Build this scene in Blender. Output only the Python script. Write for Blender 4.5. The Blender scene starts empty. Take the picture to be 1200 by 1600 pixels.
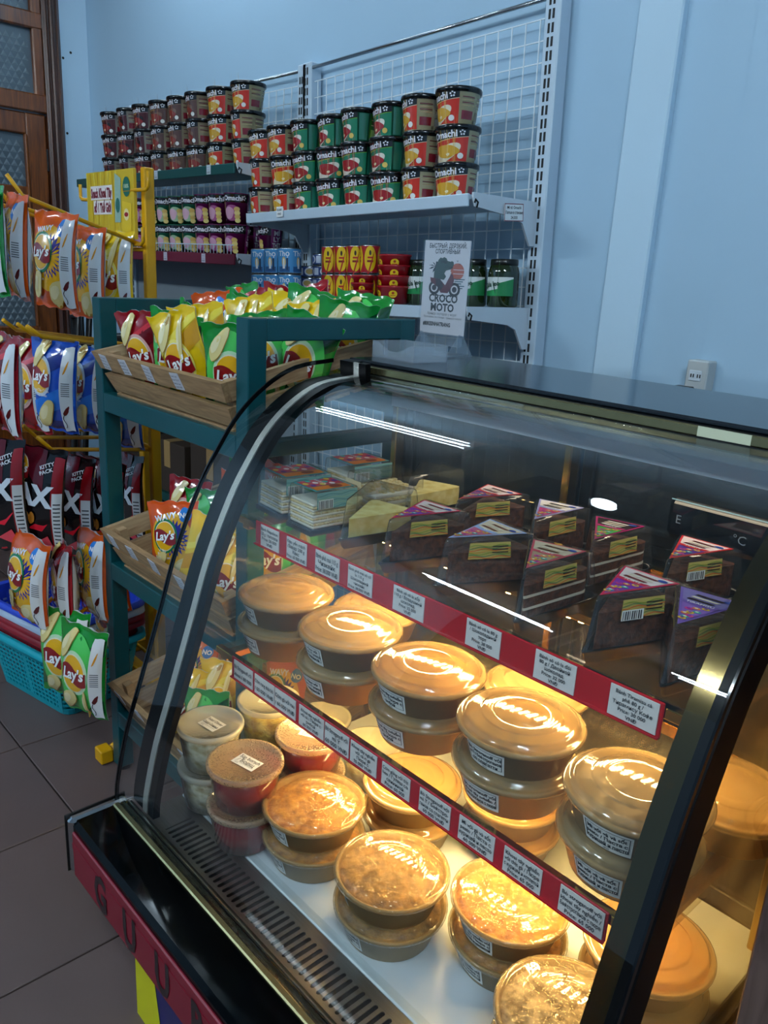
import bpy, math, random
from math import sin, cos, pi, radians as rad
from mathutils import Vector, Matrix, noise, Quaternion
from mathutils.geometry import tessellate_polygon

random.seed(4)
SC = bpy.context.scene
COL = SC.collection

# ------------------------------------------------------------------ camera, world, light, exposure
cam_d = bpy.data.cameras.new('camera')
cam_d.sensor_fit = 'VERTICAL'
cam_d.sensor_height = 36.0
cam_d.lens = 1252.3 / 1600 * 36
cam_d.clip_start = 0.02
cam = bpy.data.objects.new('camera', cam_d)
COL.objects.link(cam)
cr = (0.67382669, 0.73686885, 0.05460659)
cd = (0.24594864, -0.15398907, -0.95697264)
cf = (-0.69675451, 0.65826413, -0.28499384)
cam.matrix_world = Matrix(((cr[0], -cd[0], -cf[0], 0), (cr[1], -cd[1], -cf[1], 0), (cr[2], -cd[2], -cf[2], 1.333), (0, 0, 0, 1)))
SC.camera = cam

world = bpy.data.worlds.new('world')
SC.world = world
world.use_nodes = True
bg = world.node_tree.nodes['Background']
bg.inputs[0].default_value = (0.30, 0.52, 0.80, 1)
bg.inputs[1].default_value = 0.22

TUBE_COL, TUBE_POWER, TUBE_FAR = (0.74, 0.90, 1.0), 36.0, 210.0
LED_COL, LED_POWER = (1.0, 0.67, 0.25), 112.0

vs = SC.view_settings
vs.view_transform = 'Standard'
vs.look = 'None'
vs.gamma = 1.0
vs.use_curve_mapping = False
vs.exposure = 0.75
cy = SC.cycles
cy.use_denoising = True
cy.max_bounces = 10
cy.diffuse_bounces = 3
cy.glossy_bounces = 4
cy.transmission_bounces = 4
cy.transparent_max_bounces = 40
cy.caustics_reflective = False
cy.caustics_refractive = False
cy.sample_clamp_indirect = 4.0

# ------------------------------------------------------------------ materials
def lin(h):
    if isinstance(h, str):
        c = [int(h[i:i + 2], 16) / 255 for i in (0, 2, 4)]
    else:
        c = h
    return tuple(x / 12.92 if x <= 0.04045 else ((x + 0.055) / 1.055) ** 2.4 for x in c)

MATS = {}
def new_mat(name):
    m = bpy.data.materials.new(name)
    m.use_nodes = True
    m.node_tree.nodes.clear()
    MATS[name] = m
    nt = m.node_tree
    out = nt.nodes.new('ShaderNodeOutputMaterial')
    def N(t, **kw):
        n = nt.nodes.new('ShaderNode' + t)
        for k, v in kw.items():
            if k in n.inputs.keys():
                n.inputs[k].default_value = v
            else:
                setattr(n, k, v)
        return n
    def L(a, b):
        nt.links.new(a, b)
    return m, N, L, out

def std(name, col, rough=0.5, metal=0.0, spec=0.5, bump=0.0, bscale=60.0, var=0.0, vscale=8.0, coat=0.0, vcol=False, emit=None, stretch=None, croak=0.0):
    """Principled material with procedural colour variation and fine relief."""
    m, N, L, out = new_mat(name)
    b = N('BsdfPrincipled')
    b.inputs['Roughness'].default_value = rough
    b.inputs['Metallic'].default_value = metal
    b.inputs['Specular IOR Level'].default_value = spec
    b.inputs['Coat Weight'].default_value = coat
    b.inputs['Coat Roughness'].default_value = 0.08
    c = lin(col) if col else (1, 1, 1)
    tc = N('TexCoord')
    vec = tc.outputs['Object']
    if stretch:
        mp = N('Mapping')
        mp.inputs['Scale'].default_value = stretch
        L(vec, mp.inputs['Vector'])
        vec = mp.outputs['Vector']
    csock = None
    if vcol:
        a = N('Attribute', attribute_name='Col')
        csock = a.outputs['Color']
    if var > 0:
        nz = N('TexNoise')
        nz.inputs['Scale'].default_value = vscale
        nz.inputs['Detail'].default_value = 5
        L(vec, nz.inputs['Vector'])
        rp = N('MapRange')
        rp.inputs['From Min'].default_value = 0.3
        rp.inputs['From Max'].default_value = 0.7
        rp.inputs['To Min'].default_value = 1 - var
        rp.inputs['To Max'].default_value = 1 + var
        L(nz.outputs['Fac'], rp.inputs['Value'])
        mx = N('Mix', data_type='RGBA', blend_type='MULTIPLY')
        mx.inputs[0].default_value = 1
        if csock:
            L(csock, mx.inputs[6])
        else:
            mx.inputs[6].default_value = (*c, 1)
        L(rp.outputs['Result'], mx.inputs[7])
        csock = mx.outputs[2]
    if csock:
        L(csock, b.inputs['Base Color'])
    else:
        b.inputs['Base Color'].default_value = (*c, 1)
    if bump > 0:
        nb = N('TexNoise')
        nb.inputs['Scale'].default_value = bscale
        nb.inputs['Detail'].default_value = 4
        L(vec, nb.inputs['Vector'])
        bp = N('Bump')
        bp.inputs['Strength'].default_value = bump
        bp.inputs['Distance'].default_value = 0.004
        L(nb.outputs['Fac'], bp.inputs['Height'])
        L(bp.outputs['Normal'], b.inputs['Normal'])
    L(b.outputs[0], out.inputs[0])
    return m

def clear(name, tint=(1, 1, 1), haze=0.0, hazecol=(1, 1, 1), rough=0.02, refl=1.0, bump=0.0, bscale=100.0, ior=1.45, drops=False):
    """Thin clear sheet: transparent + a haze of diffuse/translucent + Fresnel gloss."""
    m, N, L, out = new_mat(name)
    tr = N('BsdfTransparent')
    tr.inputs[0].default_value = (*tint, 1)
    gl = N('BsdfGlossy')
    gl.inputs['Roughness'].default_value = rough
    cur = tr.outputs[0]
    if haze > 0:
        df = N('BsdfDiffuse')
        df.inputs[0].default_value = (*hazecol, 1)
        tl = N('BsdfTranslucent')
        tl.inputs[0].default_value = (*hazecol, 1)
        m1 = N('MixShader')
        m1.inputs[0].default_value = 0.5
        L(df.outputs[0], m1.inputs[1])
        L(tl.outputs[0], m1.inputs[2])
        m2 = N('MixShader')
        m2.inputs[0].default_value = haze
        L(cur, m2.inputs[1])
        L(m1.outputs[0], m2.inputs[2])
        cur = m2.outputs[0]
    fr = N('Fresnel')
    ge = N('NewGeometry')
    io = N('Math', operation='MULTIPLY_ADD')
    io.inputs[1].default_value = 1.0 / ior - ior
    io.inputs[2].default_value = ior
    L(ge.outputs['Backfacing'], io.inputs[0])
    L(io.outputs[0], fr.inputs['IOR'])
    if bump > 0:
        tc = N('TexCoord')
        if drops:
            nb = N('TexVoronoi')
            nb.inputs['Scale'].default_value = bscale
            L(tc.outputs['Object'], nb.inputs['Vector'])
            rg = N('MapRange')
            rg.inputs['From Min'].default_value = 0.0
            rg.inputs['From Max'].default_value = 0.45
            rg.inputs['To Min'].default_value = 1.0
            rg.inputs['To Max'].default_value = 0.0
            L(nb.outputs['Distance'], rg.inputs['Value'])
            h = rg.outputs['Result']
        else:
            nb = N('TexNoise')
            nb.inputs['Scale'].default_value = bscale
            nb.inputs['Detail'].default_value = 3
            L(tc.outputs['Object'], nb.inputs['Vector'])
            h = nb.outputs['Fac']
        bp = N('Bump')
        bp.inputs['Strength'].default_value = bump
        bp.inputs['Distance'].default_value = 0.002
        L(h, bp.inputs['Height'])
        L(bp.outputs['Normal'], gl.inputs['Normal'])
        L(bp.outputs['Normal'], fr.inputs['Normal'])
        if haze > 0:
            L(bp.outputs['Normal'], df.inputs['Normal'])
    ml = N('Math', operation='MULTIPLY')
    ml.inputs[1].default_value = refl
    L(fr.outputs[0], ml.inputs[0])
    m3 = N('MixShader')
    L(ml.outputs[0], m3.inputs[0])
    L(cur, m3.inputs[1])
    L(gl.outputs[0], m3.inputs[2])
    L(m3.outputs[0], out.inputs[0])
    return m

def emission(name, col, power):
    m, N, L, out = new_mat(name)
    e = N('Emission')
    e.inputs[0].default_value = (*col, 1)
    e.inputs[1].default_value = power
    L(e.outputs[0], out.inputs[0])
    return m

def wood(name, c1, c2, rough=0.45, axis=(1, 12, 12), scale=5.0, coat=0.0):
    m, N, L, out = new_mat(name)
    b = N('BsdfPrincipled')
    b.inputs['Roughness'].default_value = rough
    b.inputs['Coat Weight'].default_value = coat
    tc = N('TexCoord')
    mp = N('Mapping')
    mp.inputs['Scale'].default_value = axis
    L(tc.outputs['Object'], mp.inputs['Vector'])
    nz = N('TexNoise')
    nz.inputs['Scale'].default_value = scale
    nz.inputs['Detail'].default_value = 6
    nz.inputs['Distortion'].default_value = 1.5
    L(mp.outputs[0], nz.inputs['Vector'])
    cr_ = N('ValToRGB')
    cr_.color_ramp.elements[0].position = 0.3
    cr_.color_ramp.elements[0].color = (*lin(c1), 1)
    cr_.color_ramp.elements[1].position = 0.7
    cr_.color_ramp.elements[1].color = (*lin(c2), 1)
    L(nz.outputs['Fac'], cr_.inputs[0])
    L(cr_.outputs[0], b.inputs['Base Color'])
    bp = N('Bump')
    bp.inputs['Strength'].default_value = 0.15
    bp.inputs['Distance'].default_value = 0.002
    L(nz.outputs['Fac'], bp.inputs['Height'])
    L(bp.outputs[0], b.inputs['Normal'])
    L(b.outputs[0], out.inputs[0])
    return m

def food_mat(name, c1, c2, scale=60, bump=0.8, rough=0.5):
    m, N, L, out = new_mat(name)
    b = N('BsdfPrincipled')
    b.inputs['Roughness'].default_value = rough
    tc = N('TexCoord')
    nz = N('TexNoise')
    nz.inputs['Scale'].default_value = scale
    nz.inputs['Detail'].default_value = 5
    L(tc.outputs['Object'], nz.inputs['Vector'])
    cr_ = N('ValToRGB')
    cr_.color_ramp.elements[0].position = 0.35
    cr_.color_ramp.elements[0].color = (*lin(c1), 1)
    cr_.color_ramp.elements[1].position = 0.65
    cr_.color_ramp.elements[1].color = (*lin(c2), 1)
    L(nz.outputs['Fac'], cr_.inputs[0])
    L(cr_.outputs[0], b.inputs['Base Color'])
    bp = N('Bump')
    bp.inputs['Strength'].default_value = bump
    bp.inputs['Distance'].default_value = 0.006
    L(nz.outputs['Fac'], bp.inputs['Height'])
    L(bp.outputs[0], b.inputs['Normal'])
    L(b.outputs[0], out.inputs[0])
    return m

WALL = std('wall_paint', 'a4c2d8', 0.6, bump=0.08, bscale=30, var=0.03, vscale=1.2)
STRIPP = std('pilaster_and_lit_wall', 'bcd6e8', 0.6, bump=0.08, bscale=30, var=0.03, vscale=2)
CEIL = std('ceiling_paint', 'd8d8d8', 0.8, var=0.02)
TILE = std('floor_tile', '63524f', 0.42, bump=0.06, bscale=90, var=0.10, vscale=3)
GROUT = std('grout', '19171a', 0.9, var=0.1)
DWOOD = wood('door_wood', '4a2008', '8a4a14', 0.35, (9, 9, 0.8), 5, coat=0.3)
DWOOD2 = wood('frame_wood', '2f1509', '56290f', 0.35, (9, 9, 0.8), 5, coat=0.3)
DGLASS = std('patterned_glass', '525e66', 0.18, bump=0.0, spec=0.6)
DGLASS2 = std('glass_facet', '6e7a82', 0.15, spec=0.7)
RACKW = std('rack_white', 'bccddc', 0.4, var=0.03)
WIREW = std('wire_white', 'e6edf2', 0.35)
SLOT = std('slot_dark', '14161a', 0.7)
BACKP = std('grey_panel', '8a949c', 0.5, var=0.04)
SHELFG = std('shelf_green', '0f4a48', 0.35, var=0.05)
SHELFM = std('shelf_maroon', '6a1830', 0.4, var=0.05)
TEAL = std('teal_paint', '06484e', 0.3, var=0.06, bump=0.04, bscale=40)
CRATE = wood('crate_wood', '8a6a4a', 'b8946a', 0.6, (1.5, 14, 14), 6)
CRATE_E = wood('crate_end_wood', 'a07c58', 'c8a880', 0.6, (14, 1.5, 14), 6)
YEL = std('yellow_paint', 'e2a408', 0.35, var=0.05)
PRINT = std('print', None, 0.32, vcol=True, spec=0.5)
PAPER = std('paper_print', None, 0.6, vcol=True)
FOIL = std('foil', None, 0.16, vcol=True, spec=0.7, bump=0.35, bscale=38, coat=0.6)
CUPM = std('cup_wrap', None, 0.22, vcol=True, spec=0.6, bump=0.12, bscale=30, coat=0.5)
BLACKG = std('black_gloss', '05070a', 0.07, spec=0.6)
DECKT = std('deck_top', '1a2026', 0.16, spec=0.45)
BLACKP = std('black_plastic', '0a0a0b', 0.35)
FRAMEB = std('black_frame', '030304', 0.45, spec=0.12)
LEDGE = std('ledge_black', '020304', 0.05, spec=0.10)
GOLD = std('champagne_metal', 'a39a70', 0.22, metal=0.9, var=0.06, vscale=12)
GOLDM = std('gold_mirror', 'c79a45', 0.16, metal=1.0, var=0.05)
CHROME = std('chrome', 'b4b7ba', 0.18, metal=1.0)
STEEL = std('brushed_steel', '9a9894', 0.35, metal=1.0, var=0.08, vscale=20, stretch=(1, 20, 1))
SILVER = std('silver_trim', 'd2cfc6', 0.3, metal=0.8, bump=0.5, bscale=400)
WHITEM = std('white_enamel', 'ccd4dc', 0.3, var=0.04)
REDB = std('red_band', '780c22', 0.4, var=0.06)
REDS = std('red_acrylic', 'b80f18', 0.22, spec=0.6, var=0.04)
GLASS = clear('case_glass', (0.975, 0.99, 0.985), 0.0, rough=0.0, refl=0.85, ior=1.5)
SHGLASS = clear('shelf_glass', (0.93, 0.90, 0.80), 0.05, (0.9, 0.75, 0.45), 0.03, 0.8, ior=1.5)
RGLASS = clear('rear_glass', (0.33, 0.31, 0.28), 0.06, (0.25, 0.24, 0.22), 0.03, 0.9, ior=1.5)
PET = clear('clear_plastic', (0.98, 0.98, 0.98), 0.03, (0.9, 0.9, 0.9), 0.05, 1.9, bump=0.3, bscale=45)
LID = clear('bowl_lid', (0.97, 0.93, 0.86), 0.46, (0.72, 0.52, 0.25), 0.012, 1.7, bump=0.015, bscale=600, drops=True)
LIDW = clear('wet_lid', (0.97, 0.93, 0.86), 0.32, (0.72, 0.52, 0.25), 0.03, 1.7, bump=0.35, bscale=300, drops=True)
TUBLID = clear('tub_lid', (0.9, 0.9, 0.86), 0.62, (0.85, 0.83, 0.76), 0.16, 1.2, bump=0.2, bscale=200)
TUBWET = clear('wet_tub_lid', (0.9, 0.85, 0.78), 0.60, (0.82, 0.62, 0.40), 0.14, 1.4, bump=0.9, bscale=260, drops=True)
TUB = clear('tub_body', (0.95, 0.95, 0.93), 0.10, (0.85, 0.85, 0.8), 0.1, 1.2)
ACRYL = clear('acrylic', (0.97, 0.98, 0.995), 0.03, (0.7, 0.8, 0.9), 0.03, 1.3)
ACRYLB = clear('acrylic_base', (0.92, 0.95, 0.98), 0.16, (0.75, 0.84, 0.92), 0.05, 1.6)
FROST = clear('frosted_tray', (0.9, 0.93, 0.96), 0.26, (0.75, 0.82, 0.88), 0.2, 1.0)
KRAFT = std('kraft_paper', 'a08252', 0.45, bump=0.08, bscale=200, var=0.06, vscale=30, coat=0.25)
KRIM = std('kraft_rim', 'b8935f', 0.35, coat=0.4)
LEDM = emission('led_warm', LED_COL, LED_POWER)
TUBEM = emission('tube_cold', TUBE_COL, TUBE_POWER)
TUBEF = emission('tube_bright', TUBE_COL, TUBE_FAR)
LEDTOP = emission('led_top', (1.0, 0.82, 0.58), 7.0)
F_CREAM = food_mat('mash_food', 'a07a48', 'd0b080', 45)
F_BROWN = food_mat('stew_food', '5a3414', 'b08038', 70)
F_ORANGE = food_mat('carrot_food', '8a4a14', 'd09030', 80)
F_PASTA = food_mat('pasta_food', '4a3320', 'd8c09a', 60)
F_SALAD = food_mat('salad_food', 'b09860', 'f6eed4', 55)
F_YELLOW = food_mat('corn_food', 'b08a20', 'f0dc70', 60)
BORSCH = std('borscht', '8e0614', 0.15, spec=0.6, var=0.2, vscale=30)
CHOC = food_mat('chocolate_cake', '341810', '6e3e26', 120, 0.6)
CHEESE = food_mat('cheese_cake', 'e0c468', 'f4e49a', 60, 0.15)
CRUMB = food_mat('crumb_cake', 'd8b468', 'f4e4b0', 160, 1.0)
CREAM = std('cream', 'e6dcc8', 0.5, bump=0.3, bscale=80)
BRONZE = std('bronze_mirror', '6e5c38', 0.14, metal=1.0, var=0.15)
CARTON = std('dark_carton', '3a2c22', 0.7, var=0.1)
GREYP = std('grey_device', 'b8bcbc', 0.4)
DARKC = std('dark_counter', '2a2622', 0.5, var=0.2)
BROWNW = wood('brown_board', '4a3a34', '6b5650', 0.5, (8, 8, 1), 6)
NAVY = std('navy_cloth', '1c2438', 0.8)
B_TURQ = std('basket_turquoise', '0fa3b4', 0.3)
B_RED = std('basket_red', '8e1020', 0.3)
B_BLUE = std('basket_blue', '2a48c8', 0.3)
B_WHITE = std('basket_white', 'b0c0d8', 0.3)
CANM = std('can_metal', 'a8adb0', 0.25, metal=0.9)
JARG = std('pickle_jar', '1c2a12', 0.06, spec=0.8, var=0.5, vscale=40)
JARL = std('jar_lid', '0c0e0c', 0.3)
REDP = std('red_plastic', 'a50f1c', 0.3, coat=0.3)

# ------------------------------------------------------------------ mesh builder
class MB:
    def __init__(self):
        self.v, self.f, self.m, self.c, self.mats, self.s = [], [], [], [], [], []
        self.xf = None
    def mi(self, mat):
        if mat not in self.mats:
            self.mats.append(mat)
        return self.mats.index(mat)
    def add(self, vs, fs, mat, col=(1, 1, 1), smooth=False):
        k = len(self.v)
        if self.xf is not None:
            vs = [self.xf @ Vector(p) for p in vs]
        self.v.extend(tuple(p) for p in vs)
        i = self.mi(mat)
        for f in fs:
            self.f.append(tuple(a + k for a in f))
            self.m.append(i)
            self.c.append(col)
            self.s.append(smooth)
        return self
    def box(self, x0, x1, y0, y1, z0, z1, mat, col=(1, 1, 1), bev=0.0):
        if bev <= 0:
            vs = [(x, y, z) for z in (z0, z1) for y in (y0, y1) for x in (x0, x1)]
            fs = [(0, 2, 3, 1), (4, 5, 7, 6), (0, 1, 5, 4), (2, 6, 7, 3), (0, 4, 6, 2), (1, 3, 7, 5)]
            return self.add(vs, fs, mat, col)
        b = min(bev, (x1 - x0) / 2.01, (y1 - y0) / 2.01, (z1 - z0) / 2.01)
        vs, idx = [], {}
        X, Y, Z = (x0, x1), (y0, y1), (z0, z1)
        for i in (0, 1):
            for j in (0, 1):
                for k in (0, 1):
                    sx, sy, sz = (1 - 2 * i) * b, (1 - 2 * j) * b, (1 - 2 * k) * b
                    idx[i, j, k, 0] = len(vs); vs.append((X[i], Y[j] + sy, Z[k] + sz))
                    idx[i, j, k, 1] = len(vs); vs.append((X[i] + sx, Y[j], Z[k] + sz))
                    idx[i, j, k, 2] = len(vs); vs.append((X[i] + sx, Y[j] + sy, Z[k]))
        g = lambda i, j, k, a: idx[i, j, k, a]
        fs = []
        for s in (0, 1):
            fs.append(tuple(g(s, *q, 0) for q in ((0, 0), (1, 0), (1, 1), (0, 1))))
            fs.append(tuple(g(q[0], s, q[1], 1) for q in ((0, 0), (1, 0), (1, 1), (0, 1))))
            fs.append(tuple(g(*q, s, 2) for q in ((0, 0), (1, 0), (1, 1), (0, 1))))
        for p in (0, 1):
            for q in (0, 1):
                fs.append((g(0, p, q, 1), g(1, p, q, 1), g(1, p, q, 2), g(0, p, q, 2)))
                fs.append((g(p, 0, q, 0), g(p, 1, q, 0), g(p, 1, q, 2), g(p, 0, q, 2)))
                fs.append((g(p, q, 0, 0), g(p, q, 1, 0), g(p, q, 1, 1), g(p, q, 0, 1)))
                for r in (0, 1):
                    pass
        for i in (0, 1):
            for j in (0, 1):
                for k in (0, 1):
                    fs.append((g(i, j, k, 0), g(i, j, k, 1), g(i, j, k, 2)))
        return self.add(vs, fs, mat, col)
    def lathe(self, prof, mat, col=(1, 1, 1), n=32, c=(0, 0, 0), cap0=False, cap1=False, smooth=True, sq=0.0):
        vs, fs = [], []
        for (r, z) in prof:
            for i in range(n):
                a = 2 * pi * i / n
                vs.append((c[0] + r * cos(a), c[1] + r * sin(a), c[2] + z))
        for j in range(len(prof) - 1):
            for i in range(n):
                i2 = (i + 1) % n
                fs.append((j * n + i, j * n + i2, (j + 1) * n + i2, (j + 1) * n + i))
        if cap0:
            fs.append(tuple(range(n - 1, -1, -1)))
        if cap1:
            k = (len(prof) - 1) * n
            fs.append(tuple(k + i for i in range(n)))
        return self.add(vs, fs, mat, col, smooth)
    def tube(self, pts, r, mat, col=(1, 1, 1), n=8, caps=True):
        pts = [Vector(p) for p in pts]
        vs, fs = [], []
        up = None
        for i, p in enumerate(pts):
            t = (pts[min(i + 1, len(pts) - 1)] - pts[max(i - 1, 0)]).normalized()
            if up is None:
                up = Vector((0, 0, 1)) if abs(t.z) < 0.9 else Vector((1, 0, 0))
            a = t.cross(up).normalized()
            b = a.cross(t).normalized()
            up = b
            for k in range(n):
                g = 2 * pi * k / n + pi / n
                vs.append(p + a * r * cos(g) + b * r * sin(g))
        for i in range(len(pts) - 1):
            for k in range(n):
                k2 = (k + 1) % n
                fs.append((i * n + k, i * n + k2, (i + 1) * n + k2, (i + 1) * n + k))
        if caps:
            fs.append(tuple(range(n - 1, -1, -1)))
            fs.append(tuple((len(pts) - 1) * n + k for k in range(n)))
        return self.add(vs, fs, mat, col, n > 4)
    def prism(self, poly, d0, d1, mat, col=(1, 1, 1), axis='z', smooth=False):
        """2-D polygon extruded along an axis; (a,b) go to the two other axes in x,y,z order."""
        def P(a, b, d):
            return (a, b, d) if axis == 'z' else ((a, d, b) if axis == 'y' else (d, a, b))
        n = len(poly)
        vs = [P(a, b, d0) for a, b in poly] + [P(a, b, d1) for a, b in poly]
        fs = [(i, (i + 1) % n, n + (i + 1) % n, n + i) for i in range(n)]
        tri = tessellate_polygon([[Vector((a, b, 0)) for a, b in poly]])
        fs += [tuple(t) for t in tri] + [tuple(n + i for i in reversed(t)) for t in tri]
        return self.add(vs, fs, mat, col, smooth)
    # flat print: polygons in (u,v), laid on a surface by fn(u,v,layer)
    def disc(self, fn, cu, cv, ru, rv, col, layer, mat=None, rings=3, n=28, rot=0.0, wob=0.0, seed=0):
        vs, fs = [fn(cu, cv, layer)], []
        for j in range(1, rings + 1):
            for i in range(n):
                a = 2 * pi * i / n
                k = (1 + wob * sin(3 * a + seed) + wob * 0.6 * sin(5 * a + 2 * seed)) * j / rings
                x, y = ru * k * cos(a), rv * k * sin(a)
                vs.append(fn(cu + x * cos(rot) - y * sin(rot), cv + x * sin(rot) + y * cos(rot), layer))
        for i in range(n):
            fs.append((0, 1 + i, 1 + (i + 1) % n))
        for j in range(1, rings):
            for i in range(n):
                a, b = 1 + (j - 1) * n, 1 + j * n
                fs.append((a + i, b + i, b + (i + 1) % n, a + (i + 1) % n))
        return self.add(vs, fs, mat or PRINT, lin(col), True)
    def quadgrid(self, fn, u0, u1, v0, v1, col, layer, mat=None, nu=6, nv=6, sh=0.0):
        vs = [fn(u0 + (u1 - u0) * i / nu + sh * j / nv, v0 + (v1 - v0) * j / nv, layer) for j in range(nv + 1) for i in range(nu + 1)]
        fs = [(j * (nu + 1) + i, j * (nu + 1) + i + 1, (j + 1) * (nu + 1) + i + 1, (j + 1) * (nu + 1) + i) for j in range(nv) for i in range(nu)]
        return self.add(vs, fs, mat or PRINT, lin(col), True)
    def band(self, fn, lo, hi, col, layer, mat=None, k=1):
        """strip between two polylines with the same number of points"""
        vs, fs, n = [], [], len(lo)
        for j in range(k + 1):
            for a, b in zip(lo, hi):
                vs.append(fn(a[0] + (b[0] - a[0]) * j / k, a[1] + (b[1] - a[1]) * j / k, layer))
        for j in range(k):
            for i in range(n - 1):
                fs.append((j * n + i, j * n + i + 1, (j + 1) * n + i + 1, (j + 1) * n + i))
        return self.add(vs, fs, mat or PRINT, lin(col), True)
    def poly(self, fn, pts, col, layer, mat=None):
        tri = tessellate_polygon([[Vector((a, b, 0)) for a, b in pts]])
        return self.add([fn(a, b, layer) for a, b in pts], [tuple(t) for t in tri], mat or PRINT, lin(col))
    def text(self, fn, s, cu, cv, size, col, layer, mat=None, bold=0.0, width=None, rot=0.0, shear=0.0, sx=1.0, align='c'):
        vs, fs, w = text_geo(s, bold)
        k = size
        kx = size * sx
        if width and w * kx > width:
            kx = width / w
        o = -w / 2 if align == 'c' else 0.0
        out = []
        for x, y in vs:
            X, Y = (x + o + shear * y) * kx, (y - 0.36) * k
            out.append(fn(cu + X * cos(rot) - Y * sin(rot), cv + X * sin(rot) + Y * cos(rot), layer))
        return self.add(out, fs, mat or PRINT, lin(col))
    def mesh(self, name):
        me = bpy.data.meshes.new(name)
        me.from_pydata(self.v, [], self.f)
        for m in self.mats:
            me.materials.append(m)
        me.polygons.foreach_set('material_index', self.m)
        me.polygons.foreach_set('use_smooth', self.s)
        if any(m in (PRINT, PAPER, FOIL, CUPM) for m in self.mats):
            at = me.color_attributes.new('Col', 'FLOAT_COLOR', 'CORNER')
            buf = []
            for f, c in zip(self.f, self.c):
                buf.extend((c[0], c[1], c[2], 1.0) * len(f))
            at.data.foreach_set('color', buf)
        me.update()
        return me
    def build(self, name, parent=None, loc=(0, 0, 0), rz=0.0):
        o = bpy.data.objects.new(name, self.mesh(name))
        COL.objects.link(o)
        o.location = loc
        o.rotation_euler = (0, 0, rz)
        o.parent = parent
        return o

_TX = {}
def text_geo(s, bold=0.0):
    key = (s, bold)
    if key in _TX:
        return _TX[key]
    cu = bpy.data.curves.new('lettering_source', 'FONT')
    cu.body = s
    cu.size = 1.0
    cu.resolution_u = 2
    cu.offset = bold
    o = bpy.data.objects.new('lettering_source', cu)
    COL.objects.link(o)
    dg = bpy.context.evaluated_depsgraph_get()
    e = o.evaluated_get(dg)
    me = e.to_mesh()
    vs = [(v.co.x, v.co.y) for v in me.vertices]
    fs = [tuple(p.vertices) for p in me.polygons]
    e.to_mesh_clear()
    bpy.data.objects.remove(o)
    bpy.data.curves.remove(cu)
    if vs:
        x0 = min(v[0] for v in vs)
        x1 = max(v[0] for v in vs)
        vs = [(x - x0, y) for x, y in vs]
        w = x1 - x0
    else:
        w = 0.0
    _TX[key] = (vs, fs, w)
    return _TX[key]

def tag(o, label=None, cat=None, group=None, kind=None):
    if label: o['label'] = label
    if cat: o['category'] = cat
    if group: o['group'] = group
    if kind: o['kind'] = kind
    return o

def empty(name, loc=(0, 0, 0), rz=0.0):
    o = bpy.data.objects.new(name, None)
    COL.objects.link(o)
    o.location = loc
    o.rotation_euler = (0, 0, rz)
    o.empty_display_size = 0.05
    return o

def inst(name, me, parent=None, loc=(0, 0, 0), rot=(0, 0, 0), scale=None):
    o = bpy.data.objects.new(name, me)
    COL.objects.link(o)
    o.location = loc
    o.rotation_euler = rot
    if scale: o.scale = scale
    o.parent = parent
    return o

def dup(root, loc, rot):
    r = root.copy()
    COL.objects.link(r)
    r.location = loc
    r.rotation_euler = rot
    for ch in list(root.children):
        c = ch.copy()
        COL.objects.link(c)
        c.parent = r
        for g in list(ch.children):
            d = g.copy()
            COL.objects.link(d)
            d.parent = c
    return r

ORD = ['first', 'second', 'third', 'fourth', 'fifth', 'sixth', 'seventh', 'eighth', 'ninth', 'tenth', 'eleventh', 'twelfth']
flat_xy = lambda z: (lambda u, v, l: (u, v, z + 0.0004 * l))
def flat_xz(y, sgn=-1, e=0.0004):
    return lambda u, v, l: (u, y + sgn * e * l, v)
# ------------------------------------------------------------------ the room
def struct(mb, name, parent=None):
    o = mb.build(name, parent)
    if parent is None:
        o['kind'] = 'structure'
    return o

XW, YW, ZC = -4.24, 1.85, 3.0
fl = struct(MB().box(XW, 2.4, -4.0, YW, -0.03, -0.006, GROUT), 'floor')
tile_bm = MB().box(-0.198, 0.198, -0.198, 0.198, -0.008, 0.0, TILE, bev=0.0015)
tile_me = tile_bm.mesh('floor_tile')
TX0, TY0 = -1.277 * 1.333, 0.473 * 1.333
for i in range(-7, 5):
    for j in range(-5, 3):
        x, y = TX0 + 0.4 * (i + 0.5), TY0 + 0.4 * (j + 0.5)
        if x - 0.2 > XW and y + 0.2 < YW + 0.01:
            inst('tile', tile_me, fl, (x, y, 0))
struct(MB().box(XW, 2.4, YW, YW + 0.15, 0, ZC, WALL), 'wall_back')
# pilaster with two drilled holes
pil = MB().box(-1.178, -1.064, YW - 0.022, YW + 0.01, 0, ZC, STRIPP, bev=0.004)
po = struct(pil, 'trim_1')
for (x, z) in ((-1.096, 2.005), (-1.070, 1.99)):
    MB().lathe([(0.0, 0), (0.004, 0), (0.004, 0.002)], SLOT, n=12).build('drilled_hole', po, (x, YW - 0.0225, z)).rotation_euler = (pi / 2, 0, 0)
# a shallow step in the wall to the right
struct(MB().box(-0.90, 2.4, YW - 0.006, YW + 0.01, 0, ZC, WALL), 'trim_2')
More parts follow.
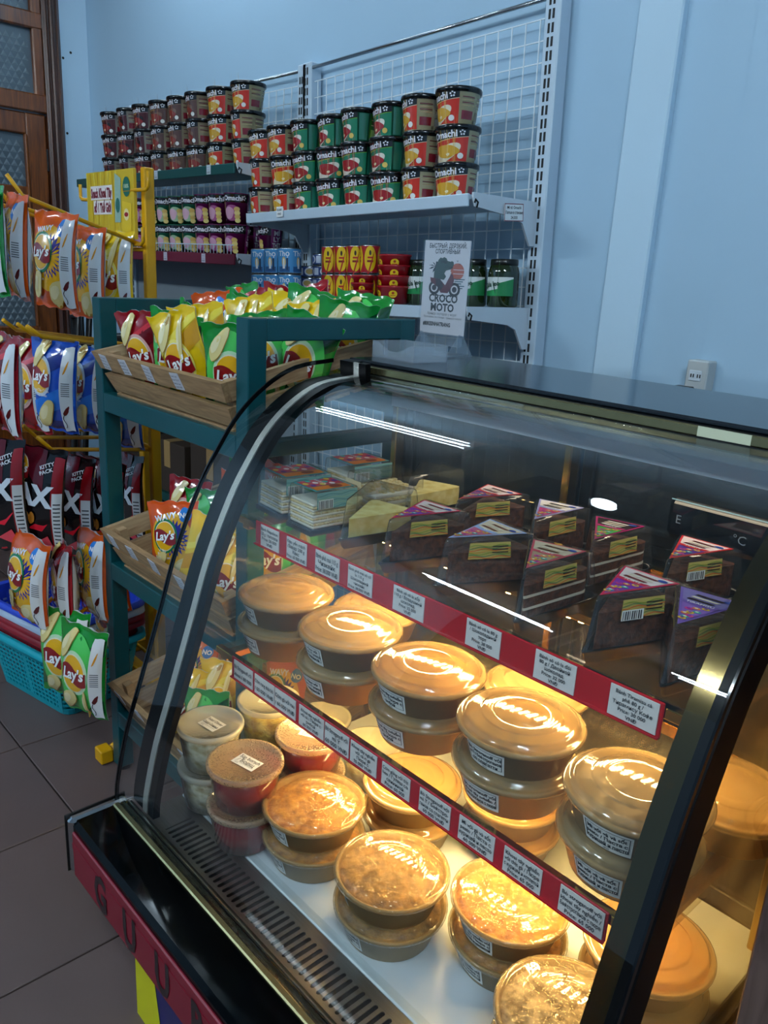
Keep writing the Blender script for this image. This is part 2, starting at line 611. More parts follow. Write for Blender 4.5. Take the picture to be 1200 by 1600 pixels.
# left wall in three pieces round the door opening
DY1 = 1.715
wl = MB()
wl.box(XW - 0.15, XW, DY1, YW + 0.15, 0, ZC, STRIPP)  # lighter colour stands for the different light on this wall strip
wl.box(XW - 0.15, XW, -4.0, -0.1, 0, ZC, WALL)
wl.box(XW - 0.15, XW, -0.1, DY1, 2.75, ZC, WALL)
wlo = struct(wl, 'wall_left')
for (y, z) in ((1.765, 2.265), (1.727, 2.235), (1.728, 1.905)):
    MB().lathe([(0.0, 0), (0.006, 0), (0.004, 0.004)], SLOT, n=10).build('nail_mark', wlo, (XW + 0.0005, y, z)).rotation_euler = (0, pi / 2, 0)
struct(MB().box(XW - 0.15, 2.4, -4.0, YW + 0.15, ZC, ZC + 0.1, CEIL), 'ceiling')
struct(MB().box(2.4, 2.5, -4.0, YW + 0.15, 0, ZC, WALL), 'wall_right')
struct(MB().box(XW, XW + 0.02, 1.716, YW, 0, 0.10, STRIPP), 'baseboard_left')

# wooden door with patterned panes, frame and transom
door = empty('door_1', (XW, 1.2, 0)); door['kind'] = 'structure'
def dbox(name, y0, y1, z0, z1, x0, x1, mat, parent=None, bev=0.006):
    return MB().box(x0, x1, y0 - 1.2, y1 - 1.2, z0, z1, mat, bev=bev).build(name, parent or door)
dbox('door_frame', 1.63, 1.712, 0, 2.75, -0.10, 0.02, DWOOD2)
for k, (y, d) in enumerate(((1.643, 0.030), (1.668, 0.036), (1.697, 0.028))):
    dbox('frame_moulding', y - 0.007, y + 0.007, 0, 2.75, 0.015, d, DWOOD2)
dbox('transom_rail', -0.1, 1.635, 1.975, 2.055, -0.08, 0.012, DWOOD)
dbox('transom_rail', -0.1, 1.635, 2.33, 2.40, -0.08, 0.012, DWOOD)
dbox('transom_rail', -0.1, 1.635, 2.68, 2.75, -0.08, 0.012, DWOOD)
dbox('transom_stile', 1.585, 1.632, 2.02, 2.72, -0.08, 0.008, DWOOD)
dbox('transom_stile', 0.80, 0.86, 2.02, 2.72, -0.08, 0.008, DWOOD)
def pane(y0, y1, z0, z1, x, pitch=0.032):
    p = MB().box(x - 0.006, x, y0 - 1.2, y1 - 1.2, z0, z1, DGLASS).build('glass_pane', door)
    m = MB()
    ny, nz = int((y1 - y0) / pitch), int((z1 - z0) / (pitch * 0.87))
    for i in range(ny):
        for j in range(nz):
            cy_, cz_ = y0 - 1.2 + (i + 0.5 + 0.5 * (j % 2) - 0.25) * pitch, z0 + (j + 0.5) * pitch * 0.87
            a, b = pitch * 0.46, pitch * 0.40
            h = 0.003
            m.add([(x, cy_ - a, cz_ - b), (x, cy_ + a, cz_ - b), (x, cy_, cz_ + b), (x + h, cy_, cz_ - b * 0.3)],
                  [(0, 1, 3), (1, 2, 3), (2, 0, 3)], DGLASS2)
    o = m.build('glass_relief', p)
    o['kind'] = 'stuff'
    return p
pane(0.86, 1.585, 2.40, 2.68, -0.02)
pane(0.86, 1.585, 2.055, 2.33, -0.02)
pane(0.10, 0.80, 2.055, 2.33, -0.02)
# two leaves
for (a, b) in ((0.88, 1.628), (0.10, 0.86)):
    dbox('leaf_stile', b - 0.095, b, 0.02, 1.97, -0.07, -0.005, DWOOD)
    dbox('leaf_stile', a, a + 0.095, 0.02, 1.97, -0.07, -0.005, DWOOD)
    for (z0, z1) in ((1.875, 1.97), (1.555, 1.64), (0.86, 0.98), (0.02, 0.22)):
        dbox('leaf_rail', a + 0.09, b - 0.09, z0, z1, -0.068, -0.008, DWOOD)
    pane(a + 0.095, b - 0.095, 1.64, 1.875, -0.03, 0.034)
    pane(a + 0.095, b - 0.095, 0.98, 1.555, -0.03, 0.034)
    dbox('leaf_panel', a + 0.095, b - 0.095, 0.22, 0.86, -0.06, -0.03, DWOOD)
dbox('hinge', 1.622, 1.634, 1.72, 1.82, -0.012, 0.0, SLOT, bev=0.002)
dbox('glazing_bead', 1.525, 1.534, 0.98, 1.875, -0.03, -0.002, DWOOD, bev=0.002)

# socket box on the back wall
sk = empty('socket_box', (-0.885, YW, 1.145))
tag(sk, 'white double socket box mounted on the wall behind the display case', 'socket')
MB().box(-0.026, 0.026, -0.045, 0.0, -0.04, 0.035, GREYP, bev=0.003).build('housing', sk)
MB().box(-0.017, 0.013, -0.0475, -0.044, -0.012, 0.012, WHITEM, bev=0.001).build('face_plate', sk)
m = MB()
for x in (-0.011, 0.005):
    for dx in (0, 0.006):
        m.box(x + dx - 0.001, x + dx + 0.001, -0.049, -0.047, -0.004, 0.004, SLOT)
m.build('socket_slots', sk)
pl = MB().box(-0.035, 0.01, -0.10, -0.055, -0.028, -0.012, BLACKP, bev=0.005)
pl.tube([(-0.02, -0.09, -0.02), (-0.02, -0.11, -0.06), (-0.02, -0.10, -0.3)], 0.004, BLACKP)
tag(pl.build('power_plug', None, (-0.885, YW, 1.145 - 0.012)), 'black power plug hanging just below the white socket box', 'plug')

# ceiling tube lamps (out of the frame; they light the shop and show in the glass)
def tube_lamp(x, y, length, rz, which, z=ZC - 0.002, mat=TUBEF):
    t = empty('tube_lamp', (x, y, z), rz)
    tag(t, which, 'lamp')
    MB().box(-length / 2 - 0.03, length / 2 + 0.03, -0.06, 0.06, -0.035, 0, WHITEM, bev=0.006).build('housing', t)
    for s in (-0.045, 0.045):
        MB().tube([(-length / 2, s, -0.052), (length / 2, s, -0.052)], 0.009, mat, n=12).build('tube', t)
        for e in (-1, 1):
            MB().box(e * (length / 2 + 0.012) - 0.014, e * (length / 2 + 0.012) + 0.014, s - 0.013, s + 0.013, -0.066, -0.03, WHITEM).build('tube_holder', t)
tube_lamp(-2.9, 1.60, 1.1, 0, 'twin tube ceiling lamp above the noodle shelves', mat=TUBEM)
tube_lamp(-3.3, -2.75, 1.1, rad(-6), 'twin tube ceiling lamp by the far front corner of the shop')
tube_lamp(-1.40, -2.42, 0.75, rad(8), 'twin tube ceiling lamp over the aisle before the display case')
tube_lamp(0.9, -0.6, 1.1, 0, 'twin tube ceiling lamp added as fill near the right wall of the shop')  # extra lamp added as general fill, no known source here
dl = empty('downlight', (-1.56, 1.18, ZC - 0.001))
tag(dl, 'small round ceiling downlight above the end of the noodle shelves', 'lamp')
MB().lathe([(0.075, 0), (0.075, -0.02), (0.06, -0.022), (0.058, -0.012), (0.0, -0.012)], WHITEM, n=24).build('rim', dl)
MB().lathe([(0.0, -0.013), (0.057, -0.013)], TUBEM, n=24).build('diffuser', dl)

# ------------------------------------------------------------------ wall racks
def bracket_poly(depth, h0=0.045, h1=0.11):
    return [(0, -h1), (-0.02, -h1), (-0.055, -h0 - 0.012), (-0.09, -h0), (-depth + 0.01, -0.032), (-depth, -0.012), (-depth, 0.0), (0, 0.0)]
def make_rack(root, w, z_top, shelves, mesh_from=0.05):
    """posts at local x=0 and x=-w, front plane y=0, wall behind at +y; shelves: (z, material, lip, depth)"""
    for x in (0.0, -w):
        p = MB().box(x - 0.03, x + 0.018, 0.0, 0.045, 0.0, z_top, RACKW, bev=0.003).build('post', root)
        m = MB()
        z = 0.12
        while z < z_top - 0.03:
            for dx in (-0.014, -0.002):
                m.box(x + dx - 0.003, x + dx + 0.003, -0.0012, 0.002, z, z + 0.022, SLOT)
            z += 0.0312
        so = m.build('slot_row', p)
        so['kind'] = 'stuff'
    m = MB()
    x = -w + 0.04
    while x < -0.04:
        m.tube([(x, 0.012, mesh_from + 0.01), (x, 0.012, z_top - 0.06)], 0.0019, WIREW, n=4, caps=False)
        x += 0.0455
    z = z_top - 0.06
    while z > mesh_from:
        m.tube([(-w + 0.02, 0.014, z), (-0.02, 0.014, z)], 0.0019, WIREW, n=4, caps=False)
        z -= 0.05
    m.build('wire_mesh', root)['kind'] = 'stuff'
    MB().tube([(-w + 0.015, 0.008, z_top - 0.018), (-0.02, 0.008, z_top - 0.018)], 0.0055, CHROME, n=8).build('top_rod', root)
    for (z, mat, lip, depth, bmat) in shelves:
        s = MB()
        s.box(-w + 0.004, -0.024, -depth, 0.0, z - 0.012, z, mat, bev=0.002)
        s.box(-w + 0.004, -0.024, -depth - 0.004, -depth + 0.004, z - lip, z + 0.002, mat, bev=0.002)
        s.build('shelf', root)
        for x in (-0.012, -w + 0.002):
            b = MB().prism([(a, c + z + 0.004) for a, c in bracket_poly(depth)], x - 0.003, x + 0.003, bmat, axis='x')
            bo = b.build('bracket', root)
            MB().tube([(x + 0.004, -depth + 0.012, z - 0.030), (x + 0.004, -depth + 0.016, z - 0.018), (x + 0.004, -depth + 0.006, z - 0.012), (x + 0.004, -depth + 0.004, z - 0.02)], 0.0025, SLOT, n=5).build('hook_notch', bo)

TILT = math.atan2(0.036146, 0.99929)
RX, RY = -1.325, 1.80
rack = empty('shelf_rack', (RX, RY, 0))
rack.rotation_euler = (0, -TILT, 0)
tag(rack, 'white slotted wall rack with wire mesh back and two grey white shelves', 'rack')
make_rack(rack, 1.0, 2.03, [(1.530, RACKW, 0.028, 0.25, WHITEM), (1.262, RACKW, 0.030, 0.25, WHITEM), (0.5, RACKW, 0.03, 0.25, WHITEM)])
def rackpt(x, y, z):      # local rack coordinates -> world
    return (RX + x * cos(TILT) - z * sin(TILT), RY + y, x * sin(TILT) + z * cos(TILT))
def sz(x, zl):            # height of the tilted shelf zl at world x
    xl = (x - RX + zl * sin(TILT)) / cos(TILT)
    return xl * sin(TILT) + zl * cos(TILT)
# price cards on the rack
def card(parent, name, w, h, lines, loc, rot, border=None, bold=0.01, size=0.011, tc='30343c', bgc='eef0f0'):
    m = MB()
    m.box(-w / 2, w / 2, -0.0006, 0.0006, -h / 2, h / 2, PAPER, lin(bgc))
    fn = flat_xz(-0.0007)
    if border:
        for (a, b, c_, d) in ((-w / 2, w / 2, h / 2 - .0018, h / 2), (-w / 2, w / 2, -h / 2, -h / 2 + .0018), (-w / 2, -w / 2 + .0018, -h / 2, h / 2), (w / 2 - .0018, w / 2, -h / 2, h / 2)):
            m.quadgrid(fn, a, b, c_, d, border, 1, PAPER, 1, 1)
    n = len(lines)
    for i, s in enumerate(lines):
        m.text(fn, s, 0, h / 2 - h * (i + 0.75) / (n + 0.5), size, tc, 2, PAPER, bold, w * 0.92)
    o = m.build(name, parent)
    o.location = loc
    o.rotation_euler = rot
    return o
card(rack, 'price_card', 0.075, 0.042, ['Mì tô Omachi', 'Лапша в стакане', '24.000'], (-0.004, -0.10, 1.50), (0, rad(-4), rad(90)), border='8a2030', size=0.010)
card(rack, 'price_card', 0.034, 0.030, ['25.000', 'VND'], (-0.80, -0.258, 1.528), (0, 0, 0), size=0.009)
card(rack, 'price_card', 0.045, 0.024, ['Dưa chuột', '38.000'], (-0.40, -0.258, 1.254), (0, 0, 0), size=0.008, bgc='b9cfe8')
card(rack, 'price_card', 0.045, 0.024, ['Cá hộp', '32.000'], (-0.68, -0.258, 1.254), (0, 0, 0), size=0.008, bgc='b9cfe8')

rack2 = empty('shelf_rack', (-2.425, 1.80, 0))
tag(rack2, 'white wall rack with a dark green shelf above a maroon shelf', 'rack')
make_rack(rack2, 1.30, 1.99, [(1.652, SHELFG, 0.030, 0.25, WHITEM), (1.366, SHELFM, 0.034, 0.25, WHITEM), (0.78, SHELFG, 0.034, 0.25, WHITEM), (0.40, SHELFG, 0.034, 0.25, WHITEM)], 1.38)
MB().box(-1.27, -0.03, 0.010, 0.016, 0.08, 1.37, BACKP).build('back_panel', rack2)
for (x, z, c_) in ((-0.56, 1.640, 'c4ccd4'), (-0.18, 1.640, 'c4ccd4'), (-0.50, 1.350, 'c8c2d0'), (-0.22, 1.350, 'c8c2d0'), (-0.15, 0.77, 'b0bcb8')):
    card(rack2, 'price_card', 0.026, 0.030, ['--- ---', '- --- -', '20.000'], (x, -0.2555, z), (0, 0, 0), size=0.007, bgc=c_)
m = MB()      # wire rail along the maroon shelf
x = -1.27
while x < -0.04:
    m.tube([(x, -0.245, 1.366), (x, -0.245, 1.396)], 0.0013, RACKW, n=4, caps=False)
    x += 0.0225
m.tube([(-1.28, -0.245, 1.397), (-0.04, -0.245, 1.397)], 0.0018, RACKW, n=6)
m.build('wire_rail', rack2)

# cartons made up to darken the low shelves of the second rack
for i, (x, z, w, h) in enumerate(((-0.20, 0.781, 0.26, 0.20), (-0.50, 0.781, 0.24, 0.24), (-0.80, 0.781, 0.26, 0.18), (-1.08, 0.781, 0.24, 0.22), (-0.22, 0.401, 0.30, 0.26), (-0.56, 0.401, 0.28, 0.22), (-0.90, 0.401, 0.30, 0.26), (-0.25, 0.0, 0.34, 0.30), (-0.65, 0.0, 0.34, 0.28), (-1.05, 0.0, 0.34, 0.30))):
    c = empty('filler_carton', (-2.425 + x, 1.675, z))
    tag(c, 'dark filler carton, %s from the right on the %s' % (ORD[(i if i < 4 else (i - 4 if i < 7 else i - 7))], ('upper low shelf of the green rack' if i < 4 else ('bottom shelf of the green rack' if i < 7 else 'floor under the green rack'))), 'box', 'filler cartons under the noodle rack')
    MB().box(-w / 2, w / 2, -0.11, 0.11, 0, h, CARTON, bev=0.003).build('carton_body', c)
    MB().box(-0.025, 0.025, -0.1115, 0.1115, h * 0.5, h + 0.0012, KRIM).build('tape', c)
# black chair by the door
chs = empty('chair', (-3.50, 1.20, 0), rad(-30))
tag(chs, 'black metal chair with grey back slats by the wooden door', 'chair')
MB().box(-0.20, 0.20, -0.19, 0.19, 0.43, 0.46, BLACKP, bev=0.012).build('seat', chs)
for sx in (-1, 1):
    MB().tube([(sx * 0.19, 0.18, 0.0), (sx * 0.19, 0.19, 0.46), (sx * 0.185, 0.24, 1.12)], 0.014, BLACKP).build('back_leg', chs)
    MB().tube([(sx * 0.19, -0.18, 0.0), (sx * 0.18, -0.17, 0.43)], 0.014, BLACKP).build('front_leg', chs)
for k in range(5):
    x = -0.13 + 0.065 * k
    MB().box(x - 0.018, x + 0.018, 0.205, 0.22, 0.60, 1.10, GREYP if k in (2, 3) else BLACKP, bev=0.004).build('back_slat', chs)
MB().box(-0.2, 0.2, 0.21, 0.245, 1.09, 1.15, BLACKP, bev=0.01).build('top_rail', chs)

# ------------------------------------------------------------------ display case
PROF = [(.487, .452), (.491, .491), (.511, .578), (.540, .666), (.579, .786), (.608, .877), (.652, .979), (.690, 1.043), (.729, 1.095), (.781, 1.139), (.846, 1.170), (.93, 1.180)]
def resample(pr, n):
    """smooth the traced profile: Catmull-Rom, then n even steps"""
    pts = []
    for i in range(len(pr) - 1):
        p0, p1, p2, p3 = pr[max(i - 1, 0)], pr[i], pr[i + 1], pr[min(i + 2, len(pr) - 1)]
        for k in range(8):
            t = k / 8
            pts.append(tuple(0.5 * ((2 * p1[a]) + (-p0[a] + p2[a]) * t + (2 * p0[a] - 5 * p1[a] + 4 * p2[a] - p3[a]) * t * t + (-p0[a] + 3 * p1[a] - 3 * p2[a] + p3[a]) * t ** 3) for a in (0, 1)))
    pts.append(pr[-1])
    return pts[::max(1, len(pts) // n)] + [pts[-1]]
PR = resample(PROF, 44)
PRG = resample([p for p in PROF if p[1] < 1.0] + [(.690, 1.038), (.729, 1.078), (.775, 1.108), (.82, 1.130), (.87, 1.148), (.92, 1.157), (.952, 1.160)], 44)
def offset(pr, d):
    out = []
    for i, p in enumerate(pr):
        a, b = pr[max(i - 1, 0)], pr[min(i + 1, len(pr) - 1)]
        t = (b[0] - a[0], b[1] - a[1])
        l = math.hypot(*t) or 1
        out.append((p[0] + t[1] / l * d, p[1] - t[0] / l * d))
    return out
def sheet(m, pr, x0, x1, th, mat, smooth=True):
    """bent sheet along x following profile pr in (y,z), thickness th inward"""
    a, b = pr, offset(pr, th)
    n = len(a)
    vs = [(x0, *p) for p in a] + [(x1, *p) for p in a] + [(x0, *p) for p in b] + [(x1, *p) for p in b]
    fs = []
    for i in range(n - 1):
        fs += [(i, i + 1, n + i + 1, n + i), (2 * n + i, 3 * n + i, 3 * n + i + 1, 2 * n + i + 1)]
    m.add(vs, fs, mat, (1, 1, 1), smooth)
    vs2, fs2 = list(vs), []
    for i in range(n - 1):
        fs2 += [(i, 2 * n + i, 2 * n + i + 1, i + 1), (n + i, n + i + 1, 3 * n + i + 1, 3 * n + i)]
    fs2 += [(0, n, 3 * n, 2 * n), (n - 1, 3 * n - 1, 4 * n - 1, 2 * n - 1)]
    m.add(vs2, fs2, mat, (1, 1, 1), False)
    return m
XL, XR = -1.14, -0.247
YB = 1.10
case = empty('display_case', (0, 0, 0))
tag(case, 'black refrigerated display case with curved glass front, red band and lit shelves', 'display case')
P = lambda mb, n, par=case: mb.build(n, par)
# base cabinet with printed front
P(MB().box(-1.127, XR - 0.01, 0.505, YB, 0.05, 0.346, BLACKP, bev=0.004), 'base_cabinet')
m = MB().box(-1.112, XR - 0.02, 0.498, 0.506, 0.0, 0.345, PRINT, lin('1b1f5e'))
fnp = flat_xz(0.4975)
for k in range(6):
    x0 = -1.112 + k * 0.20
    m.poly(fnp, [(x0, 0.345), (x0 + 0.03, 0.345), (x0 + 0.10, 0.0), (x0, 0.0)] if k == 0 else [(x0 - 0.02, 0.345), (x0 + 0.035, 0.345), (x0 + 0.11, 0.0), (x0 + 0.05, 0.0)], 'd8d20c', 1)
P(m, 'front_panel')
for (x, y) in ((-1.09, 0.56), (-0.29, 0.56), (-1.09, 1.05), (-0.29, 1.05)):
    P(MB().lathe([(0.02, 0), (0.02, 0.05)], BLACKP, n=16, c=(x, y, 0), cap0=True), 'foot')
# ledge with red lettered band
P(MB().box(XL, XR + 0.01, 0.409, 0.505, 0.36, 0.448, LEDGE, bev=0.007), 'ledge')
band = P(MB().box(XL + 0.012, XR, 0.4055, 0.412, 0.347, 0.432, REDB, bev=0.002), 'red_band')
m = MB().box(XL + 0.013, XR, 0.4048, 0.4062, 0.400, 0.412, REDB)
P(m, 'band_ridge', band)  # raised ridge in the same red as the band
for k, ch in enumerate('GUURME'):
    mm = MB()
    mm.text(flat_xz(0.4052), ch, XL + 0.118 + 0.100 * k, 0.386, 0.086, '1a0a10', 2, PRINT, 0.035, sx=0.72)
    P(mm, 'letter', band)
cap = MB()
cap.box(XL - 0.006, XL + 0.012, 0.404, 0.505, 0.347, 0.452, CHROME, bev=0.006)
P(cap, 'chrome_end_cap')
P(MB().box(XL - 0.0075, XL - 0.005, 0.402, 0.506, 0.345, 0.4535, BLACKP), 'end_gasket')
P(MB().box(XL + 0.012, XR, 0.476, 0.487, 0.446, 0.4535, GOLD, bev=0.002), 'front_gold_rail')
P(MB().box(XL + 0.02, XR, 0.499, 0.506, 0.43, 0.4535, BLACKP, bev=0.001), 'glass_channel')
P(MB().box(XL + 0.02, XR, 0.4985, 0.5005, 0.4535, 0.4555, CHROME), 'channel_edge')
P(MB().box(XL + 0.02, XR, 0.488, 0.499, 0.43, 0.450, BLACKG), 'channel_groove')
# well floor, grille, deck
P(MB().box(XL + 0.02, XR - 0.02, 0.505, YB, 0.36, 0.415, WHITEM, bev=0.002), 'well_floor')
P(MB().box(XL + 0.03, XR - 0.03, 0.595, YB - 0.01, 0.415, 0.43, WHITEM, bev=0.002), 'deck_plate')
gm = MB()
gx0, gx1, gy0, gy1, gz = -1.045, -0.285, 0.527, 0.577, 0.428
pitch, n = 0.01285, int((gx1 - gx0) / 0.01285)
gm.box(XL + 0.03, gx0, 0.510, 0.594, gz - 0.0015, gz, STEEL)
gm.box(gx1, XR - 0.03, 0.510, 0.594, gz - 0.0015, gz, STEEL)
gm.box(gx0, gx1, 0.510, gy0, gz - 0.0015, gz, STEEL)
gm.box(gx0, gx1, gy1, 0.594, gz - 0.0015, gz, STEEL)
hw = 0.0033
for k in range(n + 1):
    xa = gx0 + k * pitch
    xb = min(xa + pitch, gx1)
    c0, c1 = xa + hw, xb - hw         # solid part between slot half-widths
    if k == 0: c0 = xa
    vs = []
    # a bar with rounded notches at both ends
    left = [(c0, gy0 + hw), (c0, gy1 - hw)]
    pts = [(xa, gy0), (xb, gy0)]
    pts += [(xb - hw * cos(a), gy0 + hw - hw * sin(a)) for a in (rad(60), rad(25), 0)]
    pts += [(xb - hw * cos(a), gy1 - hw + hw * sin(a)) for a in (0, rad(25), rad(60))]
    pts += [(xb, gy1), (xa, gy1)]
    pts += [(xa + hw * cos(a), gy1 - hw + hw * sin(a)) for a in (rad(60), rad(25), 0)]
    pts += [(xa + hw * cos(a), gy0 + hw - hw * sin(a)) for a in (0, rad(25), rad(60))]
    gm.prism(pts, gz - 0.0015, gz, STEEL)
P(gm, 'vent_grille')
P(MB().box(gx0 - 0.02, gx1 + 0.02, 0.515, 0.59, 0.4155, 0.417, BLACKP), 'vent_shade_sheet')  # black sheet added for the shade below the grille slots
P(MB().box(XL + 0.03, XR - 0.03, 0.592, 0.598, 0.425, 0.447, GLASS), 'deck_glass_lip')
# glass: front curve, side panes
P(sheet(MB(), PRG, XL, XR, 0.005, GLASS), 'curved_glass')
P(MB().box(XL + 0.07, -0.72, 0.949, 0.9535, 1.1555, 1.1600, CHROME), 'glass_top_glint')  # chrome strip added for the bright lit top edge of the glass
edge = [(p[0], p[1]) for p in PR]
for (name, xa, xb) in (('glass_edge', XL - 0.0025, XL + 0.0005), ('glass_edge', XR - 0.0005, XR + 0.002)):
    P(sheet(MB(), offset(PR, -0.001), xa, xb, 0.007, BLACKG), name)
inner = offset(PR, 0.024)
P(sheet(MB(), inner, XL + 0.018, XL + 0.056, 0.02, FRAMEB), 'side_frame')
P(sheet(MB(), offset(PR, 0.0225), XL + 0.054, XL + 0.069, 0.004, SILVER), 'silver_strip')
P(sheet(MB(), inner, XL + 0.070, XL + 0.088, 0.012, FRAMEB), 'inner_gasket')
P(sheet(MB(), offset(PR, 0.022), XR - 0.017, XR - 0.001, 0.046, FRAMEB), 'side_frame')
P(sheet(MB(), offset(PR, 0.027), XR - 0.040, XR - 0.017, 0.004, BRONZE), 'mirror_strip')
for (x, nm) in ((XL + 0.024, 'side_pane'), (XR - 0.012, 'side_pane')):
    poly = [(p[0], p[1]) for p in offset(PR, 0.03)] + [(YB, 1.165), (YB, 0.43)]
    P(MB().prism(poly, x, x + 0.005, GLASS if x < -0.7 else SHGLASS, axis='x'), nm)
    P(MB().box(x - 0.002, x + 0.012, YB - 0.03, YB + 0.01, 0.43, 1.165, BLACKP, bev=0.003), 'rear_corner_post')
# slotted shelf uprights (gold) inside the ends
for x in (XL + 0.045, -0.70, XR - 0.045):
    for y in (1.060,):
        if x != -0.70 or y > 1:
            o = P(MB().box(x - 0.007, x + 0.007, y - 0.012, y + 0.012, 0.43, 1.15, GOLDM, bev=0.002), 'shelf_upright')
# top deck, gold front trim, lamp under the top
P(MB().box(XL - 0.004, XR + 0.75, 0.968, 1.266, 1.1735, 1.1815, DECKT, bev=0.003), 'top_deck')
P(MB().box(XL + 0.002, XR + 0.75, 0.962, 0.99, 1.140, 1.174, BLACKP), 'top_front_core')
P(MB().box(XL + 0.03, XR + 0.75, 0.956, 0.964, 1.1605, 1.1735, GOLD, bev=0.0015), 'gold_trim')
P(MB().box(XL + 0.0, XR + 0.75, 0.954, 0.964, 1.1575, 1.1605, BLACKP), 'top_edge_bead')
P(MB().box(XL + 0.03, XR - 0.03, 0.957, YB + 0.02, 1.135, 1.147, STEEL), 'top_inner_panel')
P(MB().box(XL + 0.08, XR - 0.08, 1.03, 1.06, 1.120, 1.136, WHITEM, bev=0.003), 'top_lamp_housing')
P(MB().tube([(XL + 0.10, 1.046, 1.113), (XR - 0.10, 1.046, 1.113)], 0.007, LEDTOP, n=10), 'top_lamp_tube')
P(MB().box(XL + 0.06, XR - 0.06, 1.024, 1.028, 1.098, 1.136, WHITEM), 'top_lamp_shield')  # strip added to keep the glowing tube out of direct view
P(MB().box(-0.455, -0.388, 0.9552, 0.9558, 1.1612, 1.1738, PAPER, lin('c9cdb0')), 'tape_piece')
# rear: posts, two sliding panes with frames, thermometer display
for (x0, x1) in ((XL + 0.03, -0.705), (-0.70, XR - 0.02)):
    d = P(MB().box(x0 + 0.02, x1 - 0.02, YB - 0.002, YB + 0.004, 0.46, 1.12, RGLASS), 'rear_door')
    fr = MB()
    fr.box(x0, x0 + 0.022, YB - 0.008, YB + 0.010, 0.43, 1.135, BLACKP, bev=0.002)
    fr.box(x1 - 0.022, x1, YB - 0.008, YB + 0.010, 0.43, 1.135, BLACKP, bev=0.002)
    fr.box(x0, x1, YB - 0.008, YB + 0.010, 1.115, 1.135, BLACKP, bev=0.002)
    fr.box(x0, x1, YB - 0.008, YB + 0.010, 0.43, 0.46, BLACKP, bev=0.002)
    P(fr, 'door_frame', d)
m = MB().box(-0.535, -0.36, YB - 0.03, YB - 0.012, 0.985, 1.048, BLACKG, bev=0.010)
fd = flat_xz(YB - 0.0302)
m.text(fd, 'E', -0.515, 1.018, 0.018, '8a8f94', 2, PRINT, 0.0)
m.text(fd, '°C', -0.425, 1.012, 0.018, '8a8f94', 2, PRINT, 0.0)
m.quadgrid(fd, -0.53, -0.37, 1.0445, 1.0462, 'a8d0d8', 1, PRINT, 1, 1)
P(m, 'thermometer_display')

# shelves with LED bars, label strips and price labels
LAB1 = [(-1.032, -0.982, ['Bánh Napoleon', '120 g / Наполеон', 'Price: 50 000', 'VNĐ']), (-0.961, -0.910, ['Kẹo yến mạch', '/Завар 200 g', 'Кекс', 'Price: 60 000 VNĐ']),
        (-0.888, -0.832, ['Bánh phô mai 115 g', 'Чизкейк', 'Price: 38.000 VNĐ']), (-0.812, -0.760, ['Bánh phô mai sô cô', 'la 110 g', 'Шоколадный', 'чизкейк', 'Price: 38.000 VNĐ']),
        (-0.717, -0.659, ['Bánh sô cô la xốp', '110 g / Воздушный', 'шоколад', 'Price: 32 000', 'VNĐ']), (-0.585, -0.531, ['Bánh sô cô la 80 g', '/ Шоколадный', 'торт', 'Price: 38 000', 'VNĐ']),
        (-0.480, -0.425, ['Bánh sô cô la đôi', '80 g / Двойной', 'шоколад', 'Price: 32 000', 'VNĐ']), (-0.382, -0.326, ['Bánh Tiramisu cà', 'phê 80 g /', 'Тирамису Кофе', 'Price: 30 000', 'VNĐ'])]
T2 = [['Bò Stroganoff với', 'khoai / 60 000'], ['Cơm rang dưa bò', '/ 60 000 VNĐ'], ['Cơm gà với rau', '/ 60 000 VNĐ'], ['Khoai tây nghiền', 'với cá / Пюре с', 'рыбой', '60 000 VNĐ'], ['Bò Stroganoff với', 'mì Ý', '60 000 VNĐ'],
      ['Khoai tây nghiền', 'với cà ri gà', 'Пюре с', '55 000 VNĐ'], ['Cơm gừng với thịt', 'heo / Гуляш со', 'свининой', 'Price: 60 000'], ['Bò Stroganoff với', 'mì Ý / Бефстро-', 'ганов со спагетти', '60 000 VNĐ'],
      ['Mì với gà và sốt', 'pesto / Паста с', 'курицей и песто', '60 000 VNĐ'], ['Khoai tây nghiền', 'với thịt gà / Пюре', 'с курицей и котлетой', 'Price: 65 000'], ['Bò stroganoff với', 'khoai tây nghiền /', 'Бефстроганов с пюре', 'Price: 65 000']]
S2X = [(-1.04, -0.985), (-0.979, -0.924), (-0.922, -0.868), (-0.859, -0.799), (-0.796, -0.742), (-0.738, -0.683), (-0.672, -0.618), (-0.600, -0.546), (-0.531, -0.475), (-0.460, -0.406), (-0.381, -0.325)]
LAB2 = [(a, b, t) for (a, b), t in zip(S2X, T2)]
